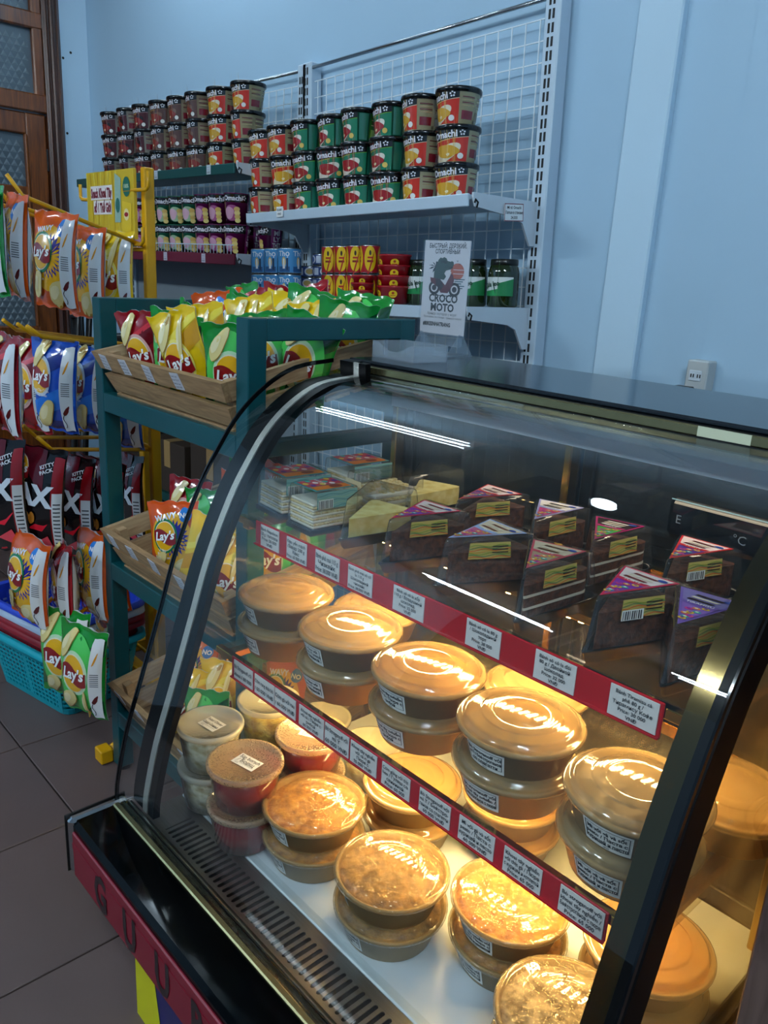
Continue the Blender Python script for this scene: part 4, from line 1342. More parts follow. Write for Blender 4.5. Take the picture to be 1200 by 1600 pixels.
m.text(fn, 'БЫСТРЫЙ. ДЕРЗКИЙ.', 0.002, 0.2085, 0.0125, '141414', 1, PAPER, 0.02, 0.094)
m.text(fn, 'СПОРТИВНЫЙ', 0.002, 0.197, 0.0125, '141414', 1, PAPER, 0.02, 0.062)
m.text(fn, 'CROCO', -0.001, 0.101, 0.0225, '141414', 1, PAPER, 0.035, 0.074)
m.text(fn, 'MOTO', -0.002, 0.082, 0.0225, '141414', 1, PAPER, 0.035, 0.060)
m.text(fn, 'Аренда скутеров у моря!', -0.002, 0.068, 0.0078, '202020', 1, PAPER, 0.0, 0.076)
m.text(fn, 'Проехались по степени - тренируй пятого!', 0.0, 0.0605, 0.006, '303030', 1, PAPER, 0.0, 0.098)
m.text(fn, '#BIKESNHATRANG', -0.014, 0.046, 0.0115, '101010', 1, PAPER, 0.04, 0.072)
m.build('lettering', poster)
m = MB()      # scooter emblem
m.disc(fn, 0.030, 0.157, 0.017, 0.017, 'b4553a', 1, PAPER, 2, 24)
for k in range(2):
    m.quadgrid(fn, 0.02, 0.048, 0.160 - 0.008 * k, 0.1612 - 0.008 * k, 'd8d4d6', 2, PAPER, 1, 1)
for k in range(5):
    m.quadgrid(fn, 0.022 + 0.003 * (k % 2), 0.050 - 0.004 * (k % 3), 0.1405 - 0.0045 * k, 0.1425 - 0.0045 * k, '2c5560', 2, PAPER, 1, 1)
m.poly(fn, [(-0.030, 0.130), (-0.026, 0.130), (-0.0255, 0.168), (-0.028, 0.168)], '15202a', 2, PAPER)
for a in (20, 65, 115, 160, 200, -20, 250, -65):
    ca, sa = cos(rad(a)), sin(rad(a))
    m.poly(fn, [(-0.027, 0.166), (-0.027 + 0.010 * ca - 0.003 * sa, 0.167 + 0.009 * sa + 0.003 * ca), (-0.027 + 0.018 * ca, 0.164 + 0.012 * sa), (-0.027 + 0.009 * ca + 0.002 * sa, 0.165 + 0.007 * sa - 0.002 * ca)], '15202a', 2, PAPER)
m.poly(fn, [(0.026, 0.181), (0.029, 0.178), (0.032, 0.1805), (0.029, 0.176)], '15202a', 2, PAPER)
m.poly(fn, [(0.032, 0.175), (0.035, 0.172), (0.038, 0.1745), (0.035, 0.170)], '15202a', 2, PAPER)
for (wx, wz) in ((-0.026, 0.122), (0.026, 0.120)):
    m.disc(fn, wx, wz, 0.0145, 0.0145, '1c1416', 3, PAPER, 2, 22)
    m.disc(fn, wx, wz, 0.009, 0.009, 'd8d0d0', 4, PAPER, 1, 18)
    m.disc(fn, wx, wz, 0.006, 0.006, '2a2024', 5, PAPER, 1, 14)
m.poly(fn, [(-0.038, 0.143), (-0.012, 0.140), (0.002, 0.128), (0.012, 0.146), (0.014, 0.154), (0.020, 0.150), (0.024, 0.138), (0.020, 0.128), (0.010, 0.112), (-0.008, 0.112), (-0.018, 0.124), (-0.036, 0.134)], '5c1420', 6, PAPER)
m.poly(fn, [(-0.024, 0.141), (-0.010, 0.139), (-0.002, 0.126), (-0.010, 0.116), (-0.022, 0.128)], '26141c', 7, PAPER)
m.poly(fn, [(-0.028, 0.142), (-0.029, 0.152), (-0.026, 0.160), (-0.023, 0.170), (-0.019, 0.180), (-0.014, 0.1845), (-0.010, 0.183), (-0.005, 0.1855), (0.001, 0.183), (0.004, 0.178), (0.012, 0.1765), (0.015, 0.178), (0.0195, 0.176), (0.0205, 0.170), (0.018, 0.166), (0.019, 0.164), (0.012, 0.1605), (0.002, 0.1585), (-0.002, 0.152), (0.003, 0.146), (-0.002, 0.139), (-0.014, 0.140)], '27413a', 6, PAPER)
m.poly(fn, [(0.019, 0.1655), (0.006, 0.1665), (-0.004, 0.163), (-0.004, 0.1622), (0.006, 0.1650), (0.018, 0.1640)], '101c18', 7, PAPER)
m.poly(fn, [(-0.013, 0.178), (-0.004, 0.1785), (0.004, 0.177), (0.003, 0.1725), (-0.002, 0.172), (-0.0045, 0.175), (-0.011, 0.173)], '0c1014', 8, PAPER)
m.disc(fn, 0.0165, 0.1745, 0.0012, 0.0012, '0c1014', 8, PAPER, 1, 8)
m.poly(fn, [(0.010, 0.150), (0.014, 0.156), (0.016, 0.155), (0.013, 0.148)], 'd8d0d0', 8, PAPER)
m.quadgrid(fn, -0.036, 0.036, 0.1055, 0.107, '241a1c', 4, PAPER, 1, 1)
m.build('emblem', poster)
# ------------------------------------------------------------------ crisp bags
class Bag:
    def __init__(self, w, h, d, seed):
        self.w, self.h, self.d, self.seed = w, h, d, seed
        r = random.Random(seed)
        self.ph = [r.uniform(0, 6.28) for _ in range(6)]
        self.bend = r.uniform(-0.006, 0.006)
    def half(self, u, v):
        e = max(0.0, min(1.0, (v - 0.035) / 0.90))
        p = max(0.0, sin(pi * e)) ** 0.55
        q = max(0.0, 1 - abs(u) ** 2.6) ** 0.62
        t = self.d / 2 * p * q * (1 - 0.25 * u * u)
        edge = min(1.0, (abs(u) ** 3 + abs(2 * v - 1) ** 4))
        t += 0.0035 * edge * q * sin(9 * v + self.ph[0]) * sin(7 * u + self.ph[1])
        t += 0.0022 * p * q * sin(17 * u + 3 * v + self.ph[2]) * edge
        return max(t, 0.0008)
    def mid(self, u, v):
        k = abs(2 * v - 1) ** 6
        return self.bend * sin(pi * v) + 0.004 * k * sin(6 * u + self.ph[3]) + 0.0015 * sin(5 * v + 4 * u + self.ph[4])
    def pt(self, u, v, side=-1, e=0.0):
        e_ = max(0.0, min(1.0, (v - 0.03) / 0.94))
        puff = max(0.0, sin(pi * e_)) ** 0.6
        x = self.w / 2 * u * (1 - 0.10 * puff)
        z = self.h * v
        if v > 0.9 or v < 0.06:
            z += 0.0025 * sin(11 * u + self.ph[5])
        return (x, self.mid(u, v) + side * (self.half(u, v) + e), z)
    def front(self, u, v, l):
        return self.pt(u, v, -1, 0.0007 * l + 0.0006)
    def back(self, u, v, l):
        return self.pt(u, v, 1, 0.0007 * l + 0.0006)

def bag_body(bg_, colf, colb, seal=None):
    m = MB()
    nu, nv = 18, 18
    us = [-1 + 2 * (0.5 - 0.5 * cos(pi * i / nu)) for i in range(nu + 1)]
    vsn = [0, .02, .045] + [0.045 + 0.90 * (j + 1) / (nv - 4) for j in range(nv - 4)] + [.97, 1.0]
    for side, col in ((-1, colf), (1, colb)):
        vs = [bg_.pt(u, v, side) for v in vsn for u in us]
        for j in range(len(vsn) - 1):
            pass
        fs = [(j * (nu + 1) + i, j * (nu + 1) + i + 1, (j + 1) * (nu + 1) + i + 1, (j + 1) * (nu + 1) + i) for j in range(len(vsn) - 1) for i in range(nu)]
        m.add(vs, fs, FOIL, lin(col), True)
    return m.mesh('crisp_bag')

def wave(fn_m, bg_, lo, hi, col, layer, amp=0.0, n=14, u0=-1.0, u1=1.0, side='front'):
    f = bg_.front if side == 'front' else bg_.back
    L0, H0 = [], []
    for i in range(n + 1):
        t = i / n
        u = u0 + (u1 - u0) * t
        L0.append((u * 0.985, lo(t)))
        H0.append((u * 0.985, hi(t)))
    fn_m.band(f, L0, H0, col, layer, FOIL, 5)

def lays_logo(bg_, cu, cv, s, ring=None, big=None, text="Lay's"):
    m = MB()
    f = bg_.front
    ar = bg_.w / bg_.h / 2 * 1.22
    if big:
        m.disc(f, cu, cv - 0.02, s * 1.75, s * 1.75 * ar * 1.25, big, 2, FOIL, 5, 30)
    if ring:
        m.disc(f, cu, cv, s * 1.22, s * 1.24 * ar, ring, 3, FOIL, 4, 30)
    m.disc(f, cu, cv, s * 1.06, s * 1.08 * ar, 'f4ead0', 4, FOIL, 4, 30)
    m.disc(f, cu, cv, s, s * 1.02 * ar, 'f0b41c', 5, FOIL, 4, 30)
    n = 14
    a = s * 1.12
    lo = [(cu - a + 2 * a * i / n, cv + ar * s * (-0.42 + 0.16 * sin(2.6 * i / n * pi / 1.3) - 0.10 * i / n)) for i in range(n + 1)]
    hi = [(u, v + ar * s * (0.88 - 0.12 * abs(2 * i / n - 1))) for i, (u, v) in enumerate(lo)]
    m.band(f, lo, hi, '8c1016', 6, FOIL, 3)
    kx, kz = bg_.w / 2, bg_.h
    tf = lambda u, v, l: f(cu + u / kx, cv + v / kz, l)
    m.text(tf, text, 0.0, 0.002, s * kx * 1.02, 'ffffff', 8, FOIL, 0.03, s * kx * 2.0, rot=0.10, shear=0.22)
    return m

def chip(m, bg_, cu, cv, s, rot=0.0, seed=0, side='front'):
    f = bg_.front if side == 'front' else bg_.back
    ar = bg_.w / bg_.h / 2
    m.disc(f, cu + 0.02, cv - 0.006, s, s * ar * 0.92, 'b88a30', 7, FOIL, 2, 18, rot, 0.05, seed)
    m.disc(f, cu, cv, s, s * ar * 0.92, 'ecd890', 8, FOIL, 3, 18, rot, 0.05, seed)
    m.disc(f, cu - 0.2 * s, cv + 0.01, s * 0.55, s * ar * 0.5, 'f6e8b4', 9, FOIL, 1, 12, rot, 0.05, seed)

def back_print(bg_):
    m = MB()
    f = bg_.back
    m.quadgrid(f, -0.7, 0.2, 0.50, 0.62, 'a8acb0', 1, FOIL, 3, 2)
    for k in range(6):
        m.quadgrid(f, -0.65, 0.15, 0.51 + 0.017 * k, 0.516 + 0.017 * k, '50545a', 2, FOIL, 4, 1)
    m.disc(f, 0.55, 0.30, 0.20, 0.05, '5a1418', 1, FOIL, 2, 12, 0.4, 0.12)
    m.disc(f, -0.6, 0.28, 0.20, 0.05, '5a1418', 1, FOIL, 2, 12, -0.4, 0.12)
    for s in (-0.72, 0.68):
        m.band(f, [(s + 0.06 * sin(k), 0.10 + 0.06 * k) for k in range(8)], [(s + 0.03 + 0.06 * sin(k), 0.10 + 0.06 * k) for k in range(8)], '20242c', 2, FOIL)
        m.disc(f, s * 0.9, 0.68, 0.16, 0.028, 'e0a020', 2, FOIL, 2, 12, 0.5 * s, 0.1)
    return m

BAGS = {}
def make_style(key, size, seed):
    w, h, d = size
    b = Bag(w, h, d, seed)
    parts = []
    m = MB()
    white = 'dfe3e8'
    if key == 'green':
        body = bag_body(b, '138a2c', white, 'd8e0dc')
        wave(m, b, lambda t: 0.30 + 0.45 * t, lambda t: 0.52 + 0.40 * t, '07471e', 1)
        wave(m, b, lambda t: 0.08 + 0.10 * sin(3 * t), lambda t: 0.22 + 0.12 * sin(3 * t), '0a5a26', 1)
        parts.append(('logo', lays_logo(b, -0.05, 0.50, 0.50, 'c8ecc0', '52cc5c')))
        chip(m, b, -0.45, 0.80, 0.34, 0.4, 1); chip(m, b, -0.35, 0.17, 0.36, 0.2, 2); chip(m, b, 0.35, 0.16, 0.20, 1.2, 3)
    elif key == 'yellow':
        body = bag_body(b, 'f0c60c', white, 'e4e0c8')
        wave(m, b, lambda t: 0.25 + 0.40 * t, lambda t: 0.45 + 0.42 * t, 'd89a08', 1)
        wave(m, b, lambda t: 0.52 + 0.36 * t, lambda t: 0.60 + 0.36 * t, 'f8e04a', 1)
        parts.append(('logo', lays_logo(b, 0.0, 0.47, 0.50, 'fbe870')))
        chip(m, b, -0.30, 0.80, 0.38, 0.4, 1); chip(m, b, 0.35, 0.72, 0.28, 1.0, 4); chip(m, b, -0.3, 0.15, 0.36, 0.2, 2)
    elif key == 'red':
        body = bag_body(b, '9c0f1c', white, 'd8d4d4')
        wave(m, b, lambda t: 0.30 + 0.40 * t, lambda t: 0.48 + 0.44 * t, '6a0712', 1)
        wave(m, b, lambda t: 0.56 + 0.30 * t, lambda t: 0.62 + 0.30 * t, 'd8303a', 1)
        parts.append(('logo', lays_logo(b, 0.0, 0.50, 0.50, 'e8b0a8')))
        chip(m, b, -0.35, 0.80, 0.36, 0.4, 1); chip(m, b, -0.45, 0.16, 0.34, 0.2, 2)
    elif key == 'blue':
        body = bag_body(b, '1450c4', white, '3a80d8')
        wave(m, b, lambda t: 0.45 + 0.35 * t, lambda t: 0.62 + 0.35 * t, '0a2c86', 1)
        wave(m, b, lambda t: 0.10 + 0.22 * t, lambda t: 0.26 + 0.30 * t, '2a7ae0', 1)
        wave(m, b, lambda t: 0.03, lambda t: 0.10 + 0.05 * t, '0a2c86', 1)
        parts.append(('logo', lays_logo(b, -0.28, 0.60, 0.44, 'c8d8f0')))
        kx, kz = b.w / 2, b.h
        tf = lambda u, v, l: b.front(-0.25 + u / kx, 0.40 + v / kz, l)
        m.text(tf, 'Khoai Tây Chiên', 0, 0.012, 0.010, 'ffffff', 5, FOIL, 0.0, 0.07)
        m.text(tf, 'Vị Tự Nhiên', 0, 0.0, 0.010, 'ffffff', 5, FOIL, 0.0, 0.06)
        chip(m, b, -0.05, 0.20, 0.40, 0.3, 1); chip(m, b, -0.35, 0.86, 0.34, 0.4, 3)
    elif key == 'orange':
        body = bag_body(b, 'd8540c', white, 'e0702a')
        n = 22
        star = []
        ar = b.w / b.h / 2
        for i in range(2 * n):
            a = pi * i / n
            r = 0.62 if i % 2 else 0.44
            star.append((0.12 + r * cos(a), 0.55 + r * 1.15 * ar * sin(a)))
        m.disc(b.front, 0.0, 0.52, 0.86, 0.86 * ar * 1.2, 'f2b418', 1, FOIL, 5, 26)
        m.add([b.front(0.12, 0.55, 2)] + [b.front(u, v, 2) for u, v in star], [(0, 1 + i, 1 + (i + 1) % (2 * n)) for i in range(2 * n)], FOIL, lin('23208e'), True)
        parts.append(('logo', lays_logo(b, -0.22, 0.58, 0.42, '147a48')))
        m.disc(b.front, 0.58, 0.84, 0.24, 0.24 * ar * 1.1, '2a80d8', 3, FOIL, 2, 18)
        kx, kz = b.w / 2, b.h
        tf = lambda u, v, l: b.front(u / kx, v / kz, l)
        m.text(tf, 'NO', 0.58 * kx, 0.84 * kz, 0.016, 'ffffff', 5, FOIL, 0.03)
        m.text(tf, 'WAVY', -0.20 * kx, 0.82 * kz, 0.018, 'e8eaf4', 5, FOIL, 0.04, rot=0.2)
        for k in range(3):
            m.text(tf, ('Vị Bò', 'Bít Tết', 'Manhattan')[k], -0.35 * kx, (0.40 - 0.045 * k) * kz, 0.010, 'ffffff', 5, FOIL, 0.0)
        chip(m, b, -0.52, 0.24, 0.36, 0.3, 1); chip(m, b, 0.40, 0.17, 0.40, 0.2, 2)
    elif key == 'max':
        body = bag_body(b, '0c0d10', '8e0f18', '181a20')
        kx, kz = b.w / 2, b.h
        tf = lambda u, v, l: b.front(u / kx, v / kz, l)
        wave(m, b, lambda t: 0.97 - 0.42 * t * t, lambda t: 0.99, '5a0c1c', 1, u0=-1.0, u1=0.5)
        m.text(tf, 'MAX', 0.0, 0.60 * kz, 0.072, 'd8e2ee', 6, FOIL, 0.05, b.w * 0.80, rot=-0.06)
        m.text(tf, 'KITTY', 0.56 * kx, 0.86 * kz, 0.013, 'd8d8e0', 6, FOIL, 0.03, rot=0.4)
        m.text(tf, 'PACK', 0.56 * kx, 0.81 * kz, 0.013, 'd8d8e0', 6, FOIL, 0.03, rot=0.4)
        parts.append(('logo', lays_logo(b, -0.28, 0.80, 0.30)))
        m.poly(b.front, [(0.05, 0.28), (0.90, 0.46), (0.45, 0.26)], 'e01830', 3, FOIL)
        m.poly(b.front, [(0.10, 0.02), (0.90, 0.28), (0.72, 0.10), (0.85, 0.02)], 'd01428', 3, FOIL)
        m.poly(b.front, [(0.2, 0.14), (0.6, 0.22), (0.75, 0.05)], 'f05060', 4, FOIL)
        m.disc(b.front, -0.35, 0.24, 0.34, 0.13, '5a2416', 3, FOIL, 3, 20, 0.3, 0.08)
        m.disc(b.front, -0.28, 0.20, 0.22, 0.09, '3a120c', 4, FOIL, 2, 20, 0.5, 0.10)
        for k in range(4):
            m.disc(b.front, -0.30 + 0.16 * k, 0.38, 0.09, 0.055, ('e0a040', 'c07820')[k % 2], 5, FOIL, 2, 14, 0.2, 0.05, k)
            m.quadgrid(b.front, -0.88 + 0.07 * k, -0.83 + 0.07 * k, 0.06, 0.28 - 0.02 * k, ('e0b050', 'b07828')[k % 2], 5, FOIL, 1, 4)
    if h > 0.2:      # the pale side panel that wraps round to the right edge
        if key == 'max':
            m.quadgrid(b.front, 0.72, 0.985, 0.05, 0.93, '8e0f18', 5, FOIL, 4, 12)
            m.quadgrid(b.front, 0.76, 0.985, 0.08, 0.62, 'd4d8dc', 6, FOIL, 4, 8)
            for k in range(12):
                m.quadgrid(b.front, 0.80, 0.96, 0.12 + 0.036 * k, 0.132 + 0.036 * k, '40444a', 7, FOIL, 2, 1)
        else:
            m.quadgrid(b.front, 0.62, 0.985, 0.04, 0.94, white, 9.5, FOIL, 5, 14)
            for k in range(7):
                m.quadgrid(b.front, 0.68, 0.92, 0.42 + 0.022 * k, 0.430 + 0.022 * k, '6a7078', 10.5, FOIL, 2, 1)
            m.disc(b.front, 0.80, 0.26, 0.11, 0.034, '5a1418', 10.5, FOIL, 2, 12, 0.4, 0.12)
            m.disc(b.front, 0.79, 0.72, 0.10, 0.024, 'd89020', 10.5, FOIL, 2, 12, 0.8, 0.12)
            m.band(b.front, [(0.70 + 0.04 * sin(k), 0.07 + 0.022 * k) for k in range(8)], [(0.725 + 0.04 * sin(k), 0.07 + 0.022 * k) for k in range(8)], '20242c', 10.5, FOIL)
    parts.append(('front_print', m))
    if key != 'max':
        parts.append(('back_print', back_print(b)))
    else:
        mb = MB()
        mb.quadgrid(b.back, -0.75, 0.75, 0.10, 0.55, 'd8dce0', 1, FOIL, 6, 6)
        for k in range(12):
            mb.quadgrid(b.back, -0.68, 0.68, 0.13 + 0.033 * k, 0.142 + 0.033 * k, '404448', 2, FOIL, 6, 1)
        kx, kz = b.w / 2, b.h
        mb.text(lambda u, v, l: b.back(-u / kx, v / kz, l), 'Max', 0, 0.72 * kz, 0.04, 'e8e8ee', 2, FOIL, 0.04, 0.10)
        parts.append(('back_print', mb))
    return body, [(n, p.mesh(n)) for n, p in parts]

SMALL, HANG, BIG = (0.125, 0.185, 0.050), (0.158, 0.238, 0.060), (0.190, 0.285, 0.060)
for k in ('green', 'yellow', 'red', 'orange'):
    for sd in (1, 2, 3):
        BAGS[k, 's', sd] = make_style(k, SMALL, sd)
for k in ('green', 'yellow', 'red', 'orange', 'blue'):
    for sd in (1, 2):
        BAGS[k, 'h', sd] = make_style(k, HANG, sd + 5)
for sd in (1, 2):
    BAGS['max', 'h', sd] = make_style('max', BIG, sd + 9)
def bag(key, size, seed, loc, rot, label, group):
    body, parts = BAGS[key, size, seed]
    o = inst('crisp_bag', body, None, loc, rot)
    tag(o, label, 'crisp bag', group)
    for n, me in parts:
        inst(n, me, o)
    return o
CN = {'green': 'green', 'yellow': 'yellow', 'red': 'dark red', 'orange': 'orange', 'blue': 'blue', 'max': 'black'}

# ------------------------------------------------------------------ teal rack with wooden crates
UX0, UX1, UY0, UY1, UH = -1.842, -1.232, 0.815, 1.185, 1.245
tk = empty('crate_rack', (0, 0, 0))
tag(tk, 'teal steel rack holding three tilted wooden crates of crisps', 'rack')
for x in (UX0, UX1):
    for y in (UY0, UY1):
        MB().box(x - 0.02, x + 0.02, y - 0.02, y + 0.02, 0.012, UH, TEAL, bev=0.002).build('post', tk)
        MB().lathe([(0.018, 0), (0.018, 0.014)], BLACKP, n=12, c=(x, y, 0), cap0=True).build('foot', tk)
for x in (UX0, UX1):
    MB().box(x - 0.02, x + 0.02, UY0 + 0.02, UY1 - 0.02, UH - 0.04, UH, TEAL, bev=0.002).build('top_rail', tk)
    for z in (0.99, 0.565, 0.145):
        MB().box(x - 0.015, x + 0.015, UY0 + 0.02, UY1 - 0.02, z, z + 0.03, TEAL, bev=0.002).build('side_rail', tk)
for z in (0.985, 0.560, 0.140):
    MB().box(UX0 + 0.02, UX1 - 0.02, UY0 - 0.02, UY0 + 0.01, z, z + 0.045, TEAL, bev=0.002).build('front_rail', tk)
    MB().box(UX0 + 0.02, UX1 - 0.02, UY1 - 0.01, UY1 + 0.02, z + 0.06, z + 0.10, TEAL, bev=0.002).build('back_rail', tk)

CX0, CX1, CYF, CYB = -1.812, -1.256, 0.766, 1.165
CT = rad(11.5)
crate_w = {}
def crate(zf, x0, x1, name, ncards):
    """tilted slatted crate: zf = height of the front top edge"""
    c = empty('wooden_crate', (0, CYF, zf))
    c.rotation_euler = (CT, 0, 0)
    tag(c, name, 'crate')
    D = 0.405
    lean = 0.030
    def board(n, a, b, th, z0, z1, off0, off1, mat):      # front/back boards, tapering in downwards
        o = MB()
        ins = (off1 - off0)
        o.add([(x0 + a + off1, off1, z1), (x1 + b - off1, off1, z1), (x1 + b - off1, off1 + th, z1), (x0 + a + off1, off1 + th, z1),
               (x0 + a + off0, off0, z0), (x1 + b - off0, off0, z0), (x1 + b - off0, off0 + th, z0), (x0 + a + off0, off0 + th, z0)],
              [(0, 1, 2, 3), (7, 6, 5, 4), (0, 4, 5, 1), (1, 5, 6, 2), (2, 6, 7, 3), (3, 7, 4, 0)], mat)
        return o.build(n, c)
    f1 = board('front_board', 0, 0, 0.014, -0.040, 0.0, 0.010, 0.0, CRATE)
    board('front_board', 0, 0, 0.014, -0.095, -0.053, 0.026, 0.014, CRATE)
    for s, xx in ((1, x0), (-1, x1)):
        for (z0, z1, o0, o1) in ((-0.040, 0.0, 0.010, 0.0), (-0.095, -0.053, 0.026, 0.014)):
            a0, a1 = xx + s * o0, xx + s * o1
            th = s * 0.014
            MB().add([(a1, 0.014 + o1, z1), (a1 + th, 0.014 + o1, z1), (a1 + th, D - o1, z1), (a1, D - o1, z1),
                      (a0, 0.014 + o0, z0), (a0 + th, 0.014 + o0, z0), (a0 + th, D - o0, z0), (a0, D - o0, z0)],
                     [(0, 1, 2, 3), (7, 6, 5, 4), (0, 4, 5, 1), (1, 5, 6, 2), (2, 6, 7, 3), (3, 7, 4, 0)], CRATE_E).build('side_board', c)
        MB().box(xx + s * 0.02 - 0.012 + s * 0.012, xx + s * 0.02 + 0.012 + s * 0.012, 0.03, 0.05, -0.10, -0.006, CRATE_E).build('corner_block', c)
    MB().box(x0 + 0.012, x1 - 0.012, D - 0.012, D, -0.10, 0.0, CRATE, bev=0.002).build('back_board', c)
    for k in range(5):
        y = 0.025 + 0.076 * k
        MB().box(x0 + 0.03, x1 - 0.03, y, y + 0.064, -0.108, -0.100, CRATE, bev=0.001).build('bottom_slat', c)
    for k in range(ncards):
        x = x0 + 0.056 + 0.092 * k * (1 + 0.06 * k)
        if x > x1 - 0.05: break
        card(f1, 'price_card', 0.033, 0.036, ["Snack Lay's", 'Khoai Tây Vị', 'Чипсы Lays', '12.000 VNĐ'], (x, 0.0040, -0.020), (rad(14), rad(3 * (-1) ** k), 0), size=0.0055, tc='505868', bgc='d4d4dc')
    return c
crate(1.127, CX0, CX1, 'top wooden crate of the teal rack, heaped with green and yellow crisps', 5)
crate(0.702, CX0, CX1, 'middle wooden crate of the teal rack', 5)
crate(0.282, CX0, CX1, 'lowest wooden crate of the teal rack', 4)
def crate_pt(zf, y, zl):
    return (CYF + y * cos(CT) - zl * sin(CT), zf + y * sin(CT) + zl * cos(CT))
GR = 'crisp bags in the teal rack crates'
top_rows = [
    (0.070, [('red', -1.668, 20, -6), ('green', -1.572, 30, 8), ('yellow', -1.468, 20, -14), ('green', -1.345, 44, 2)]),
    (0.148, [('green', -1.655, 10, 8), ('yellow', -1.548, 25, -6), ('yellow', -1.445, 30, 10), ('green', -1.338, 40, -6)]),
    (0.205, [('orange', -1.675, 15, 3), ('green', -1.56, 10, 5), ('yellow', -1.44, 25, -8), ('green', -1.326, 30, 12)]),
    (0.260, [('orange', -1.70, 10, -5), ('green', -1.58, 20, 8), ('yellow', -1.455, 30, 4), ('yellow', -1.335, 35, -6)]),
    (0.312, [('orange', -1.70, 12, 4), ('red', -1.585, 18, -10), ('green', -1.46, 24, 8), ('green', -1.33, 60, 5)]),
    (0.365, [('green', -1.72, 6, -6), ('red', -1.60, 14, 8), ('red', -1.47, 30, -12), ('green', -1.335, 30, 4)]),
]
RW = ['front row', 'second row', 'third row', 'fourth row', 'fifth row', 'back row']
PL = ['far left', 'second from left', 'second from right', 'far right']
for r, (y, row) in enumerate(top_rows):
    for k, (key, x, rz, tilt) in enumerate(row):
        lift = 0.003 + 0.008 * ((k * 7 + r * 3) % 3)
        yy, zz = crate_pt(1.127, y, -0.098)
        bag(key, 's', 1 + (k + r) % 3, (x, yy, zz + lift), (rad(-14 + 9 * ((k + 2 * r) % 4)) if r else rad(14), rad(tilt * (1.5 if r else 1.0)), rad(rz + (12 * sin(3 * k + 5 * r) if r else 0))),
            '%s crisp bag, %s in the %s of the top crate' % (CN[key], PL[k], RW[r]), GR)
for zf, wh, rows in ((0.702, 'middle', [(0.070, [('orange', -1.60, 40, -4), ('yellow', -1.49, 45, 14), ('yellow', -1.36, 30, 4)]), (0.150, [('red', -1.70, 25, 2), ('green', -1.58, 15, -6), ('yellow', -1.45, 35, 4), ('green', -1.33, 35, 0)]), (0.235, [('orange', -1.60, 25, 4), ('orange', -1.47, 25, -6), ('green', -1.34, 30, 3)]), (0.32, [('green', -1.68, 20, -3), ('orange', -1.54, 20, 5), ('red', -1.40, 28, 0)])]),
                     (0.282, 'lowest', [(0.075, [('yellow', -1.60, 35, 6), ('green', -1.46, 30, -5), ('yellow', -1.33, 30, 3)]), (0.16, [('orange', -1.68, 25, 2), ('yellow', -1.52, 30, -4), ('green', -1.36, 30, 4)]), (0.25, [('green', -1.60, 22, 0), ('orange', -1.42, 22, 5)])])):
    for r, (y, row) in enumerate(rows):
        for k, (key, x, rz, tilt) in enumerate(row):
            yy, zz = crate_pt(zf, y, -0.098)
            bag(key, 's', 1 + (k + r) % 3, (x, yy, zz + 0.008 * r), (rad(-6 + 4 * (k % 3)), rad(tilt), rad(rz)),
                '%s crisp bag, %s from left in the %s row of the %s crate' % (CN[key], ORD[k], ORD[r], wh), GR)
cb = MB()
rnd = random.Random(3)
vs, fs = [], []
for j in range(9):
    for i in range(16):
        a = 2 * pi * i / 16
        r = (0.05, 0.066, 0.07, 0.068, 0.062, 0.05, 0.03, 0.018, 0.03)[j] * (1 + rnd.uniform(-.14, .14))
        vs.append((r * cos(a), r * sin(a) * 0.8, 0.022 * j + rnd.uniform(-.003, .003)))
fs = [(j * 16 + i, j * 16 + (i + 1) % 16, (j + 1) * 16 + (i + 1) % 16, (j + 1) * 16 + i) for j in range(8) for i in range(16)]
cb.add(vs, fs, TUB, smooth=False)
cb.add(vs[:16], [tuple(range(16))], TUB)

cbm = cb.mesh('plastic_bag')
for i, (x, y, z, w) in enumerate(((-2.50, 1.585, 0.9825, 'lying on the carton'), )):
    tag(inst('plastic_bag', cbm, None, (x, y, z), (0, 0, 0.4)), 'crumpled clear plastic bag ' + w + ' behind the teal rack', 'bag')

# ------------------------------------------------------------------ yellow wire stand with hanging bags
ys = empty('crisp_stand', (0, 0, 0))
tag(ys, 'yellow metal display stand with hooks, printed header and hanging crisps', 'stand')
SY = 1.10
for x in (-2.175, -2.50):
    MB().box(x - 0.012, x + 0.012, SY - 0.015, SY + 0.015, 0.04, 1.572, YEL, bev=0.003).build('post', ys)
MB().box(-2.342, -2.312, SY + 0.03, SY + 0.055, 0.04, 1.20, YEL, bev=0.003).build('rear_post', ys)
for z in (1.36, 1.085, 0.80, 0.42, 0.10):
    MB().tube([(-2.50, SY - 0.012, z), (-2.175, SY - 0.012, z)], 0.006, YEL, n=6).build('cross_rod', ys)
MB().box(-2.05, -2.012, 0.98, 1.20, 0.0, 0.04, YEL, bev=0.003).build('base_foot', ys)
MB().box(-2.49, -2.452, 0.98, 1.20, 0.0, 0.04, YEL, bev=0.003).build('base_foot', ys)
MB().box(-1.915, -1.872, 0.765, 0.80, 0.005, 0.045, YEL, bev=0.003).build('foot_stub', ys)
MB().tube([(-1.893, 0.79, 0.025), (-2.03, 1.06, 0.025)], 0.014, YEL, n=6).build('base_brace', ys)
MB().box(-2.50, -2.02, 1.06, 1.10, 0.0, 0.04, YEL, bev=0.003).build('base_bar', ys)
hd = MB().box(-2.492, -2.188, SY - 0.035, SY - 0.025, 1.385, 1.568, PRINT, lin('d8b420'), bev=0.001).build('header_board', ys)
m = MB()
fh = flat_xz(SY - 0.0352)
for k in range(9):
    m.poly(fh, [(-2.49 + 0.024 * k, 1.566), (-2.482 + 0.024 * k, 1.566), (-2.486 + 0.024 * k + 0.02 * sin(k), 1.388), (-2.489 + 0.024 * k + 0.02 * sin(k), 1.388)], ('e6cc4a', 'c89e10')[k % 2], 1)
